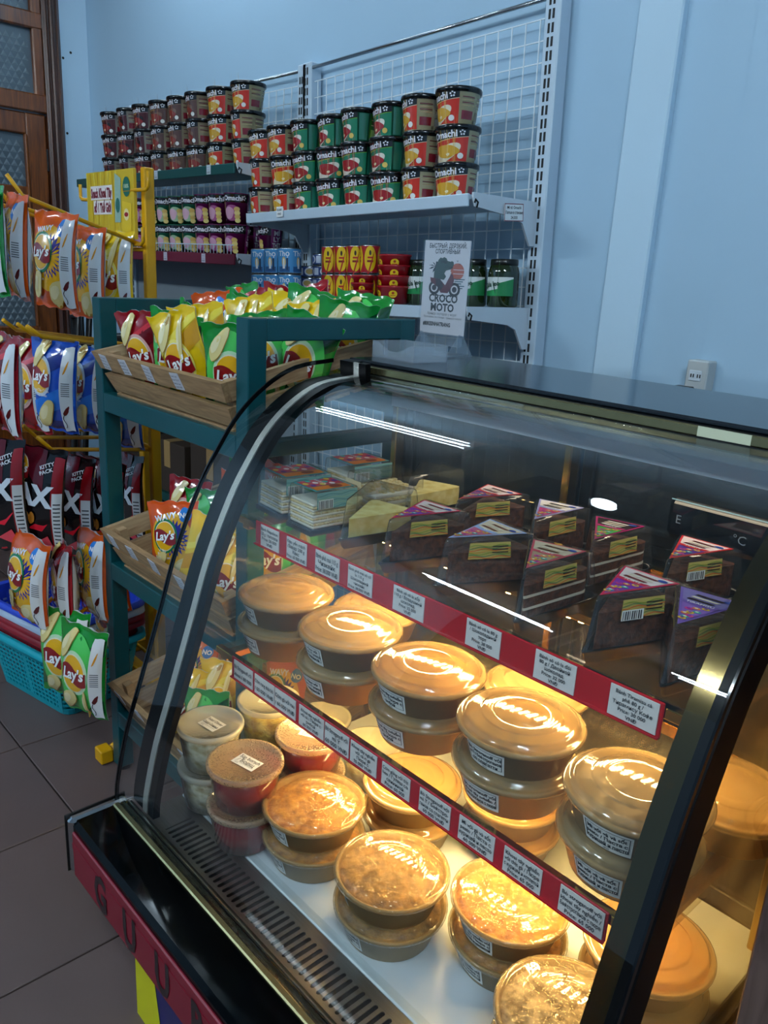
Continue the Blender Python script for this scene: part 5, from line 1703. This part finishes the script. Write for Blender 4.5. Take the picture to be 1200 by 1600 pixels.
m.quadgrid(fh, -2.462, -2.318, 1.492, 1.530, 'f0e6e0', 2, PRINT, 1, 1)
m.quadgrid(fh, -2.445, -2.325, 1.452, 1.490, 'f0e6e0', 2, PRINT, 1, 1)
m.text(fh, 'Snack Khoai Tây', -2.39, 1.511, 0.034, '7a1028', 3, PRINT, 0.05, 0.138)
m.text(fh, 'số 1 Thế Giới', -2.385, 1.471, 0.034, '7a1028', 3, PRINT, 0.05, 0.112)
m.disc(fh, -2.228, 1.522, 0.022, 0.026, '1f6a58', 3, PRINT, 2, 20)
m.text(fh, '100%', -2.228, 1.524, 0.014, 'd8e8c0', 4, PRINT, 0.02)
m.poly(fh, [(-2.306, 1.43), (-2.27, 1.43), (-2.262, 1.545), (-2.300, 1.56)], '9ab8a8', 2)
m.disc(fh, -2.285, 1.475, 0.014, 0.02, '2a6a60', 3, PRINT, 1, 14)
m.poly(fh, [(-2.262, 1.40), (-2.205, 1.40), (-2.200, 1.478), (-2.255, 1.486)], 'eac428', 3)
m.disc(fh, -2.232, 1.45, 0.016, 0.016, 'f4e0a0', 4, PRINT, 1, 14)
m.disc(fh, -2.232, 1.45, 0.012, 0.006, 'a01820', 5, PRINT, 1, 14)
m.quadgrid(fh, -2.465, -2.428, 1.394, 1.424, '6a4a20', 3, PRINT, 1, 1)
m.build('header_print', hd)
def uhook(x, z, w):
    MB().tube([(x - w, SY - 0.03, z + 0.045), (x - w, SY - 0.03, z + 0.008), (x - w + 0.01, SY - 0.032, z), (x + w - 0.01, SY - 0.032, z), (x + w, SY - 0.03, z + 0.008), (x + w, SY - 0.03, z + 0.045)], 0.005, YEL, n=6).build('side_hook', ys)
uhook(-2.185, 1.512, 0.075)
uhook(-2.185, 1.372, 0.035)
MB().tube([(-2.55, SY - 0.03, 1.54), (-2.55, SY - 0.03, 1.505), (-2.54, SY - 0.03, 1.497), (-2.49, SY - 0.03, 1.495)], 0.005, YEL, n=6).build('side_hook', ys)
def hook(b, t, up=0.035):
    b, t = Vector(b), Vector(t)
    d = (t - b)
    k = 0.90
    q = b + d * k
    q.z = b.z + (t.z - b.z - up) * k
    MB().tube([b, q, (t.x, t.y, t.z)], 0.0055, YEL, n=6).build('hook', ys)
    return b, q
hook((-2.19, 1.09, 1.37), (-2.17, 0.73, 1.513))
hook((-2.34, 1.09, 1.385), (-2.23, 0.72, 1.492))
hook((-2.47, 1.09, 1.39), (-2.22, 0.70, 1.486))
hook((-2.19, 1.09, 1.085), (-1.96, 0.68, 1.170), 0.02)
hook((-2.34, 1.09, 1.085), (-2.05, 0.69, 1.168), 0.02)
hook((-2.45, 1.09, 1.085), (-2.12, 0.68, 1.172), 0.02)
hook((-2.19, 1.09, 0.79), (-1.97, 0.69, 0.905), 0.03)
hook((-2.34, 1.09, 0.80), (-2.06, 0.69, 0.918), 0.03)
hook((-2.47, 1.09, 0.80), (-2.13, 0.68, 0.925), 0.03)
hook((-2.19, 1.09, 0.43), (-1.90, 0.70, 0.445), 0.01)
hook((-2.40, 1.09, 0.45), (-1.97, 0.66, 0.475), 0.02)
HB = 'crisp bags hanging on the yellow stand'
def hang(key, x, y, zc, rz, seed, label, ry=0.0, rx=0.0):
    h = BIG[1] if key == 'max' else HANG[1]
    return bag(key, 'h', seed, (x, y, zc - h / 2), (rad(rx), rad(ry), rad(rz)), label, HB)
# (style, x, y, z centre, turn, seed, label)
for a in (
        ('green', -2.055, 0.635, 1.352, 14, 1, 'green crisp bag cut by the left frame edge on the top hook row'),
        ('orange', -2.088, 0.712, 1.347, -2, 1, 'orange crisp bag showing its white back, outermost on top hook row', 6),
        ('orange', -2.163, 0.831, 1.318, 20, 2, 'orange crisp bag in the middle of the top hook row', 4),
        ('orange', -2.222, 0.935, 1.290, 16, 1, 'orange crisp bag hanging lowest and innermost on top hook row', 2),
        ('yellow', -2.262, 1.03, 1.285, 24, 1, 'yellow crisp bag hanging just under the printed header board'),
        ('red', -1.999, 0.637, 1.035, 0, 1, 'red crisp bag with white back, outermost on the second hook row', 5),
        ('red', -2.195, 0.760, 1.000, 16, 2, 'red crisp bag tucked behind the front blue bag', 4),
        ('blue', -2.105, 0.785, 1.010, 24, 1, 'front blue crisp bag with logo on the second hook row', 3),
        ('blue', -2.185, 0.915, 0.978, 16, 2, 'second blue crisp bag close to the teal rack upright', 2),
        ('blue', -2.225, 1.03, 0.915, 18, 1, 'blue crisp bag seen behind the teal rack upright'),
        ('max', -2.035, 0.60, 0.760, 38, 2, 'large black crisp bag cut by the left frame edge'),
        ('max', -2.002, 0.670, 0.742, 36, 1, 'large black crisp bag with white lettering in front of the third hook row', 4),
        ('max', -2.051, 0.783, 0.700, 22, 2, 'second large black crisp bag on the third hook row', 3),
        ('max', -2.062, 0.875, 0.672, 18, 1, 'third large black crisp bag beside the teal upright', 2),
        ('max', -2.225, 1.03, 0.640, 8, 2, 'large black crisp bag seen behind the teal rack'),
        ('orange', -1.955, 0.635, 0.560, 14, 2, 'orange crisp bag hanging above the shopping baskets', 8),
        ('red', -1.919, 0.716, 0.535, -8, 1, 'red crisp bag with a broad white back above the green bags'),
        ('orange', -1.925, 0.790, 0.545, 4, 1, 'orange crisp bag edge on beside the teal upright'),
        ('orange', -2.02, 0.875, 0.520, 20, 2, 'orange crisp bag just behind the middle crate'),
        ('green', -1.783, 0.693, 0.360, 20, 1, 'lowest green crisp bag hanging near the floor', 3),
        ('green', -1.868, 0.690, 0.372, 30, 2, 'green crisp bag half hidden behind the lowest green one'),
        ('green', -1.915, 0.83, 0.430, 2, 1, 'dark green crisp bag in shade beside the teal upright')):
    hang(*a)

# ------------------------------------------------------------------ shopping baskets
def basket_mesh(mat, L0, W0, L1, W1, H, nx, ny, nz, name='shopping_basket', lattice=True):
    """tapered lattice basket: base L0 x W0, rim L1 x W1"""
    body, rim = MB(), MB()
    r0, r1 = 0.035, 0.045
    def loop(k, z, grow=0.0):
        L, W, r = L0 + (L1 - L0) * k + 2 * grow, W0 + (W1 - W0) * k + 2 * grow, r0 + (r1 - r0) * k
        pts = []
        for (sx, sy, a0) in ((1, 1, 0), (-1, 1, 90), (-1, -1, 180), (1, -1, 270)):
            for i in range(5):
                a = rad(a0 + 22.5 * i)
                pts.append((sx * (L / 2 - r) + r * cos(a), sy * (W / 2 - r) + r * sin(a), z))
        return pts
    n = 20
    th = 0.0035
    def ring(z0, z1, grow0=0.0):
        a, b = loop(z0 / H, z0, grow0), loop(z1 / H, z1, grow0)
        c_, d = loop(z0 / H, z0, grow0 - th), loop(z1 / H, z1, grow0 - th)
        vs = a + b + c_ + d
        fs = []
        for i in range(n):
            j = (i + 1) % n
            fs += [(i, j, n + j, n + i), (2 * n + j, 2 * n + i, 3 * n + i, 3 * n + j), (n + i, n + j, 3 * n + j, 3 * n + i), (j, i, 2 * n + i, 2 * n + j)]
        return vs, fs
    hz = (H - 0.055) / nz
    for k in range(nz + 1):
        z = 0.012 + hz * k
        body.add(*ring(z, z + 0.006), mat)
    body.add(*ring(0.0, 0.014), mat)
    body.add(*ring(H - 0.045, H), mat)
    def uprights(count, axis, s):
        for i in range(count + 1):
            t = -1 + 2 * i / count
            wide = 0.010 if i in (0, count, count // 2) else 0.0035
            q = []
            for k, z in ((0.0, 0.0), (1.0, H - 0.03)):
                kk = z / H
                L, W = L0 + (L1 - L0) * kk, W0 + (W1 - W0) * kk
                if axis == 'x':
                    x, y = t * (L / 2 - r0), s * (W / 2 - 0.001)
                    q.append([(x - wide, y, z), (x + wide, y, z), (x + wide, y - s * th, z), (x - wide, y - s * th, z)])
                else:
                    x, y = s * (L / 2 - 0.001), t * (W / 2 - r0)
                    q.append([(x, y - wide, z), (x, y + wide, z), (x - s * th, y + wide, z), (x - s * th, y - wide, z)])
            body.add(q[0] + q[1], [(0, 1, 5, 4), (1, 2, 6, 5), (2, 3, 7, 6), (3, 0, 4, 7)], mat)
    for s in (-1, 1):
        uprights(nx, 'x', s)
        uprights(ny, 'y', s)
    bl = loop(0, 0.003)
    body.add(bl, [tuple(range(n))], mat)
    a, b, c_ = loop(1.0, H, 0.0), loop(1.0, H + 0.004, 0.012), loop(1.0, H - 0.016, 0.014)
    vs = a + b + c_
    rim.add(vs, [(i, (i + 1) % n, n + (i + 1) % n, n + i) for i in range(n)] + [(n + i, n + (i + 1) % n, 2 * n + (i + 1) % n, 2 * n + i) for i in range(n)], mat, smooth=True)
    return body.mesh(name), rim.mesh('rim')
BX, BY, BA = -2.372, 0.872, rad(12)
zb = 0.0
for (mat, cname, z, H, lb) in ((B_TURQ, 'turquoise', 0.002, 0.200, 'turquoise lattice shopping basket at the bottom of the stack'), (B_RED, 'red', 0.048, 0.200, 'lower red shopping basket nested above the turquoise one'),
                           (B_RED, 'red', 0.068, 0.200, 'upper red shopping basket nested under the white one'), (B_WHITE, 'white', 0.088, 0.200, 'white shopping basket nested between red and blue ones'), (B_BLUE, 'blue', 0.112, 0.200, 'blue shopping basket on top of the stack')):
    bm, rm = basket_mesh(mat, 0.36, 0.24, 0.42, 0.30, H, 16, 10, 9)
    o = inst('shopping_basket', bm, None, (BX, BY, z), (0, 0, BA))
    tag(o, lb, 'basket', 'stack of shopping baskets')
    inst('rim', rm, o)
    if cname in ('blue',):
        MB().prism([(-0.19, 0.200), (-0.12, 0.21), (-0.06, 0.25), (0.06, 0.25), (0.12, 0.21), (0.19, 0.200), (0.19, 0.185), (-0.19, 0.185)], 0.146, 0.151, mat, axis='y').build('end_grip', o)

# ------------------------------------------------------------------ noodle cups
RT, RB, CH = 0.0560, 0.0455, 0.078
def cup_rf(v):
    return RB + (RT - RB) * v / CH
def noodle_cup(style):
    body, wrap, lid = MB(), MB(), MB()
    base = {'red': 'cfc39a', 'green': '11563c', 'brown': 'b9a78c', 'beef': 'b8b0a4'}[style]
    prof = [(0.0, 0.002), (RB - 0.004, 0.002), (RB - 0.003, 0.0), (RB, 0.001), (RT, CH), (RT + 0.001, CH)]
    body.lathe(prof, CUPM, lin(base), n=36)
    lid.lathe([(RT + 0.0005, CH - 0.004), (RT + 0.0045, CH - 0.003), (RT + 0.005, CH + 0.006), (RT + 0.0035, CH + 0.009), (RT - 0.002, CH + 0.0105), (RT - 0.006, CH + 0.008), (0.0, CH + 0.008)], BLACKG, n=36)
    fn = cyl_fn(cup_rf)
    tf = lambda u, v, l: fn(u / 0.052, v, l)
    P0 = {'red': 'cc2c14', 'green': '1c7a58', 'brown': '5a3c34', 'beef': '4a1014'}[style]
    w = 1.15
    wrap.quadgrid(fn, -w, w, 0.002, CH - 0.003, P0, 1, CUPM, 20, 3)
    n = 20
    lo = [(-w + 2 * w * i / n, 0.046 + 0.014 * i / n) for i in range(n + 1)]
    hi = [(a, CH - 0.003) for a, b in lo]
    wrap.band(fn, lo, hi, '0a0b0d', 2, CUPM)
    stripe = {'red': 'e8c8a8', 'green': '6ab030', 'brown': '8a6a50', 'beef': 'a08080'}[style]
    wrap.band(fn, [(a, b - 0.0014) for a, b in lo], lo, stripe, 3, CUPM)
    wrap.text(tf, 'Omachi', -0.004, 0.064, 0.022, 'e8e4ec', 4, CUPM, 0.035, 0.072, rot=0.08)
    for a in range(5):
        wrap.disc(fn, 0.82 + 0.10 * cos(a * 1.26 + .4), 0.068 + 0.005 * sin(a * 1.26 + .4), 0.045, 0.0022, 'e8e4ec', 4, CUPM, 1, 8)
    wrap.text(tf, 'Spaghetti sốt bò', -0.008, 0.0515, 0.006, 'd8b860', 4, CUPM, 0.0, rot=0.11)
    food = {'red': ('e8dcc0', 'd8a028', 'f0c850'), 'green': ('ece4d4', 'a01c20', 'd04838'), 'brown': ('7a5848', '8a2a20', 'b86848'), 'beef': ('20100e', '8a1c1a', 'c04838')}[style]
    wrap.disc(fn, -0.02, 0.020, 0.80, 0.0185, food[0], 3, CUPM, 4, 26, 0.02)
    wrap.disc(fn, 0.02, 0.025, 0.66, 0.0155, food[1], 4, CUPM, 4, 22, 0.0, 0.07, 1)
    rnd = random.Random(5)
    for k in range(14):
        wrap.disc(fn, rnd.uniform(-.5, .5), 0.025 + rnd.uniform(-.010, .010), 0.10, 0.0035, (food[2], food[1], 'f4e0b0')[k % 3], 5, CUPM, 1, 9, rnd.uniform(0, 3), 0.1)
    wrap.disc(fn, 0.78, 0.014, 0.16, 0.007, 'e8e4dc' if style != 'green' else 'e0c060', 5, CUPM, 1, 12)
    # nutrition panels at the back
    if style == 'green':
        wrap.quadgrid(fn, 1.25, 1.75, 0.004, CH - 0.006, '1f6a54', 1, CUPM, 6, 2)
        wrap.quadgrid(fn, 1.85, 2.6, 0.004, CH - 0.006, '2c6a24', 1, CUPM, 6, 2)
    for (u0, u1, c_) in ((1.30, 1.95, '7a1424'), (2.15, 3.2, '8a7a60')) if style != 'green' else ((1.95, 2.5, '8ab050'),):
        wrap.quadgrid(fn, u0, u1, 0.012, 0.032, c_, 2, CUPM, 6, 1)
        for k in range(4):
            wrap.quadgrid(fn, u0, u1, 0.042 + 0.0065 * k, 0.0445 + 0.0065 * k, '6a2a30' if k % 2 else 'b09a70', 2, CUPM, 6, 1)
    for k in range(8):
        wrap.quadgrid(fn, 2.0 + 0.02 * k, 2.01 + 0.02 * k, 0.004, 0.012, '181818', 3, CUPM, 1, 1)
    return body.mesh('noodle_cup'), wrap.mesh('printed_wrap'), lid.mesh('lid')
CUPS = {k: noodle_cup(k) for k in ('red', 'green', 'brown', 'beef')}
CUPH = 0.0885
def cup(kind, x, y, z, rz, label, group, ry=0.0):
    b, w, l = CUPS[kind]
    o = inst('noodle_cup', b, None, (x, y, z), (0, ry, rz))
    tag(o, label, 'noodle cup', group)
    inst('printed_wrap', w, o)
    inst('lid', l, o)
    return o
LV = ['bottom', 'middle', 'top']
rnd = random.Random(11)
stacks = [(-1.545, 'red'), (-1.672, 'red'), (-1.802, 'green'), (-1.925, 'green'), (-2.045, 'green'), (-2.172, 'green'), (-2.297, 'red'), (-2.412, 'red')]
turn = {0: (8, 6, -22), 1: (-30, -16, -40), 2: (12, -14, -24), 3: (-4, 2, -30), 4: (0, 20, -24), 5: (-16, 0, -22), 6: (-22, 30, -14), 7: (-44, -40, -8)}
for i, (x, k) in enumerate(stacks):
    for lv in range(3):
        xx = x - 0.003 * lv + rnd.uniform(-.004, .004) - (0.0 if i else 0.004)
        z = sz(x, 1.533) + CUPH * lv
        cup(k, xx - sin(TILT) * CUPH * lv, 1.655 + rnd.uniform(-.004, .004), z, rad(2 + turn[i][lv]), '%s noodle cup, %s of the %s stack from the post on the white shelf' % (k, LV[lv], ORD[i]), 'noodle cups on the white shelf', -TILT)
left = [(-2.532, 'red'), (-2.688, 'red'), (-2.835, 'brown'), (-2.975, 'brown'), (-3.115, 'brown'), (-3.255, 'beef'), (-3.40, 'beef'), (-3.545, 'beef')]
for i, (x, k) in enumerate(left):
    for lv in range(3):
        cup(k, x + rnd.uniform(-.005, .005), 1.655, 1.6525 + CUPH * lv, rad(rnd.choice((-24, -12, 0, 8)) - (14 if i == 0 else 0)),
            '%s noodle cup, %s of the %s stack from the right on the green shelf' % ({'red': 'red', 'brown': 'brown', 'beef': 'dark red'}[k], LV[lv], ORD[i]), 'noodle cups on the green shelf')

# paper noodle cups on the maroon shelf
PRT, PRB, PH = 0.044, 0.035, 0.100
prf = lambda v: PRB + (PRT - PRB) * v / PH
def paper_cup(style):
    body, wrap = MB(), MB()
    c = {'purple': '6a1450', 'green': '1d6a4e'}[style]
    body.lathe([(0.0, 0.003), (PRB - 0.002, 0.003), (PRB, 0.0), (PRT, PH - 0.003), (PRT + 0.0015, PH - 0.002), (PRT + 0.0015, PH), (PRT - 0.001, PH), (PRT - 0.002, PH - 0.003), (0, PH - 0.003)], CUPM, lin(c), n=28)
    fn = cyl_fn(prf)
    tf = lambda u, v, l: fn(u / 0.040, v, l)
    wrap.quadgrid(fn, -3.1, 3.1, 0.070, PH - 0.003, '0c090c', 1, CUPM, 28, 1)
    wrap.text(tf, 'Omachi', 0, 0.084, 0.022, 'e6e0e8', 3, CUPM, 0.03, 0.066)
    for a in range(5):
        wrap.disc(fn, 0.95 + 0.13 * cos(a * 1.26), 0.085 + 0.006 * sin(a * 1.26), 0.06, 0.0026, 'e6e0e8', 3, CUPM, 1, 8)
    wrap.disc(fn, -0.1, 0.036, 0.75, 0.026, {'purple': 'a04a80', 'green': '9ab890'}[style], 2, CUPM, 3, 22)
    wrap.disc(fn, -0.35, 0.036, 0.45, 0.020, {'purple': 'c890a8', 'green': 'd8a8b8'}[style], 3, CUPM, 3, 20, 0, 0.06)
    for k in range(4):
        wrap.disc(fn, 0.45 - 0.03 * k, 0.012 + 0.012 * k, 0.26, 0.008, ('e8d080', 'd8b060')[k % 2], 4, CUPM, 1, 14)
    if style == 'purple':
        wrap.quadgrid(fn, 1.35, 2.35, 0.004, PH - 0.004, '7c1a62', 4, CUPM, 8, 1)
        for k, s in enumerate(('MÌ', 'LY', 'THỊT')):
            wrap.text(lambda u, v, l: fn(1.85 + u / 0.040, v, l), s, 0, 0.078 - 0.020 * k, 0.021, 'f0dce8', 6, CUPM, 0.04, 0.032)
    return body.mesh('paper_noodle_cup'), wrap.mesh('printed_wrap')
PC = {k: paper_cup(k) for k in ('purple', 'green')}
def pcup(kind, x, y, z, rz, label):
    o = inst('paper_noodle_cup', PC[kind][0], None, (x, y, z), (0, 0, rz))
    tag(o, label, 'noodle cup', 'paper noodle cups on the maroon shelf')
    inst('printed_wrap', PC[kind][1], o)
row = [(-2.535, 'purple'), (-2.640, 'purple'), (-2.735, 'purple'), (-2.832, 'green'), (-2.930, 'green'), (-3.028, 'green'), (-3.128, 'green'), (-3.228, 'purple'), (-3.33, 'purple'), (-3.43, 'purple')]
for i, (x, k) in enumerate(row):
    for lv in range(2):
        pcup(k, x, 1.612, 1.3665 + 0.1005 * lv, rad(26 + ((i * 5 + lv * 3) % 4) * 4), '%s paper noodle cup, %s layer, %s from the right on the maroon shelf' % (k, ('lower', 'upper')[lv], ORD[i]))
for i, (x, rz) in enumerate(((-2.462, -42), (-2.475, -20))):
    pcup('purple', (-2.515, -2.455)[i], (1.735, 1.70)[i] + 0.01 * (1 - i), 1.3665, rad(rz), 'purple paper noodle cup with side lettering, %s in the back row at the shelf end' % ('inner', 'outer')[i]) if i == 1 else pcup('purple', -2.56, 1.715, 1.3665, rad(-40), 'purple paper noodle cup in the back row behind the first one')

# ------------------------------------------------------------------ cans, pots and jars on the lower white shelf
def can_proto(name, R, H, bodyc, decor):
    b = MB()
    b.lathe([(0.0, 0.002), (R * 0.93, 0.002), (R * 0.97, 0.0), (R, 0.003), (R, H - 0.003), (R * 0.97, H), (R * 0.93, H - 0.002), (0.0, H - 0.002)], CANM, n=26)
    w = MB()
    fn = cyl_fn(lambda v: R)
    w.quadgrid(fn, -pi, pi, 0.004, H - 0.004, bodyc, 1, PRINT, 30, 1)
    decor(w, fn, R, H)
    return b.mesh(name), w.mesh('label_wrap')
def d_milk(w, fn, R, H):
    tf = lambda u, v, l: fn(u / R, v, l)
    for a0 in (-1.3, 0.0, 1.3):
        t2 = lambda u, v, l, a0=a0: fn(a0 + u / R, v, l)
        w.text(t2, 'Thọ', 0, H * 0.78, 0.022, 'f0f4fa', 3, PRINT, 0.02)
        w.quadgrid(fn, a0 - 0.5, a0 + 0.5, 0.006, H * 0.28, '2a5a90', 2, PRINT, 4, 1)
        w.poly(t2, [(-0.004, H * 0.2), (0.004, H * 0.2), (0.0025, H * 0.58), (-0.0025, H * 0.58)], 'f0f0f0', 3)
        w.disc(fn, a0, H * 0.45, 0.18, 0.016, 'e8c070', 2, PRINT, 1, 14)
        w.poly(t2, [(0.008, H * 0.15), (0.014, H * 0.15), (0.014, H * 0.6), (0.008, H * 0.6)], '243a5a', 3)
def d_tuna(w, fn, R, H):
    for a0 in (-1.5, 0.0, 1.5):
        w.disc(fn, a0, H * 0.5, 0.42, H * 0.36, 'd8dce4', 2, PRINT, 2, 18)
        w.disc(fn, a0, H * 0.5, 0.30, H * 0.24, '4a6ab0' if a0 else 'c8a860', 3, PRINT, 2, 14)
        w.quadgrid(fn, a0 + 0.5, a0 + 0.95, H * 0.2, H * 0.8, 'c0c8d8', 2, PRINT, 2, 1)
def d_fish(w, fn, R, H):
    for a0 in (-1.4, 0.0, 1.4):
        w.disc(fn, a0, H * 0.52, 0.60, H * 0.44, 'e8c010', 2, PRINT, 4, 24)
        w.disc(fn, a0, H * 0.72, 0.11, H * 0.09, '3a2018', 3, PRINT, 1, 14)
        w.quadgrid(fn, a0 - 0.26, a0 + 0.26, H * 0.53, H * 0.59, 'b82018', 3, PRINT, 3, 1)
        w.disc(fn, a0, H * 0.24, 0.40, H * 0.09, 'b82018', 3, PRINT, 2, 16, 0.1, 0.08)
        w.quadgrid(fn, a0 - 0.3, a0 + 0.3, H * 0.40, H * 0.47, '8a1410', 3, PRINT, 3, 1)
MILK = can_proto('milk_can', 0.0375, 0.080, '4a98d4', d_milk)
TUNA = can_proto('tuna_can', 0.0400, 0.0365, '26407e', d_tuna)
FISH = can_proto('fish_can', 0.0285, 0.082, 'a81420', d_fish)
def can(pr, name, x, y, z, rz, label, group):
    o = inst(name, pr[0], None, (x, y, z), (0, -TILT, rz))
    tag(o, label, 'can', group)
    inst('label_wrap', pr[1], o)
for i, x in enumerate((-2.350, -2.274, -2.198)):
    for lv in range(2):
        can(MILK, 'milk_can', x - 0.003 * lv, 1.600, sz(x, 1.2645) + 0.0805 * lv, 0.45, 'light blue milk can, %s layer, %s from the left on the lower white shelf' % (('lower', 'upper')[lv], ORD[i]), 'light blue cans')
for i, (x, n) in enumerate(((-2.222, 3), (-2.140, 4), (-2.058, 4))):
    for lv in range(n):
        can(TUNA, 'tuna_can', x - 0.0013 * lv, 1.70, sz(x, 1.2645) + 0.037 * lv, 0.5 + 0.2 * lv, 'flat dark blue can, %s from the bottom in the %s column from the left' % (ORD[lv], ORD[i]), 'dark blue cans')
for i, x in enumerate((-2.028, -1.968, -1.908, -1.846)):
    for lv in range(2):
        can(FISH, 'fish_can', x - 0.003 * lv, 1.635, sz(x, 1.2645) + 0.0825 * lv, 0.55 + 0.1 * i, 'red and yellow can, %s layer, %s from the left on the lower white shelf' % (('lower', 'upper')[lv], ORD[i]), 'red and yellow cans')
pot = MB()
pot.lathe([(0.0, 0.002), (0.040, 0.002), (0.043, 0.0), (0.050, 0.048), (0.052, 0.049), (0.052, 0.054), (0.049, 0.055), (0.046, 0.052), (0, 0.052)], REDP, n=28)
potm = pot.mesh('red_pot')
pf = cyl_fn(lambda v: 0.043 + 0.007 * v / 0.048)
pbm = []
for a0 in (-0.9, 0.3):
    pb = MB()
    pb.disc(pf, a0, 0.030, 0.28, 0.011, 'e8c020', 1, PRINT, 2, 16)
    pb.quadgrid(pf, a0 - 0.18, a0 + 0.18, 0.0245, 0.0265, 'a82a18', 2, PRINT, 3, 1)
    pb.disc(pf, a0, 0.033, 0.09, 0.004, 'a03020', 2, PRINT, 1, 12)
    pbm.append(pb.mesh('yellow_badge'))
for (x, y, n, sc0, wh) in ((-1.748, 1.640, 4, 0.92, 'tall stack by the poster'), (-1.822, 1.585, 3, 0.66, 'short front stack')):
    for k in range(n):
        o = inst('red_pot', potm, None, (x, y, sz(x, 1.2645) + 0.031 * sc0 * k), (0, -TILT, 0.5), (sc0, sc0, sc0))
        tag(o, 'red pot with yellow badges, %s from bottom of the %s' % (ORD[k], wh), 'pot', 'red pots')
        for q in pbm:
            inst('yellow_badge', q, o)
for i, x in enumerate((-1.675, -1.612)):
    bt = MB()
    bt.lathe([(0.0, 0.0), (0.022, 0.0), (0.024, 0.004), (0.024, 0.095), (0.012, 0.125), (0.011, 0.130)], JARG, n=20)
    o = bt.build('sauce_bottle', None, (x, 1.775, sz(x, 1.2645)))
    tag(o, 'sauce bottle with a red cap behind the pickle jars, %s from the left' % ORD[i], 'bottle', 'red capped bottles')
    MB().lathe([(0.012, 0.125), (0.013, 0.126), (0.013, 0.152), (0.010, 0.156), (0, 0.156)], REDP, n=16).build('cap', o)
jb = MB()
jb.lathe([(0.0, 0.0), (0.036, 0.0), (0.041, 0.006), (0.0415, 0.09), (0.038, 0.104), (0.0345, 0.110)], JARG, n=30)
jbm = jb.mesh('pickle_jar')
jl = MB()
jl.lathe([(0.036, 0.108), (0.037, 0.109), (0.037, 0.122), (0.034, 0.124), (0, 0.124)], JARL, n=30)
jlm = jl.mesh('lid')
jw = MB()
jf = cyl_fn(lambda v: 0.0416)
jw.quadgrid(jf, -1.2, 1.2, 0.030, 0.078, 'd8dcd8', 1, PRINT, 14, 1)
jw.band(jf, [(-1.2 + 0.2 * i, 0.030) for i in range(13)], [(-1.2 + 0.2 * i, 0.042 + 0.018 * (i / 12) ** 2) for i in range(13)], '1f8a4a', 2)
jw.band(jf, [(0.2 + 0.1 * i, 0.030) for i in range(11)], [(0.2 + 0.1 * i, 0.062 + 0.012 * i / 10) for i in range(11)], '1f7a44', 3)
jw.text(lambda u, v, l: jf(-0.3 + u / 0.0416, v, l), 'Dưa leo', 0, 0.060, 0.018, '1a3a2c', 4, PRINT, 0.03, 0.05, rot=0.15)
for k in range(5):
    jw.disc(jf, -0.7 + 0.22 * k, 0.052, 0.10, 0.006, ('4a7a4a', '2a4a3a')[k % 2], 3, PRINT, 1, 10, k)
jwm = jw.mesh('paper_label')
for i, (x, y, rz, lb) in enumerate(((-1.700, 1.700, 0.55, 'dark pickle jar left of the scooter poster'), (-1.512, 1.712, 0.45, 'dark pickle jar just right of the scooter poster'), (-1.422, 1.735, 0.15, 'dark pickle jar nearest the rack post'))):
    o = inst('pickle_jar', jbm, None, (x, y, sz(x, 1.2645)), (0, -TILT, rz))
    tag(o, lb, 'jar', 'pickle jars')
    inst('lid', jlm, o)
    inst('paper_label', jwm, o)
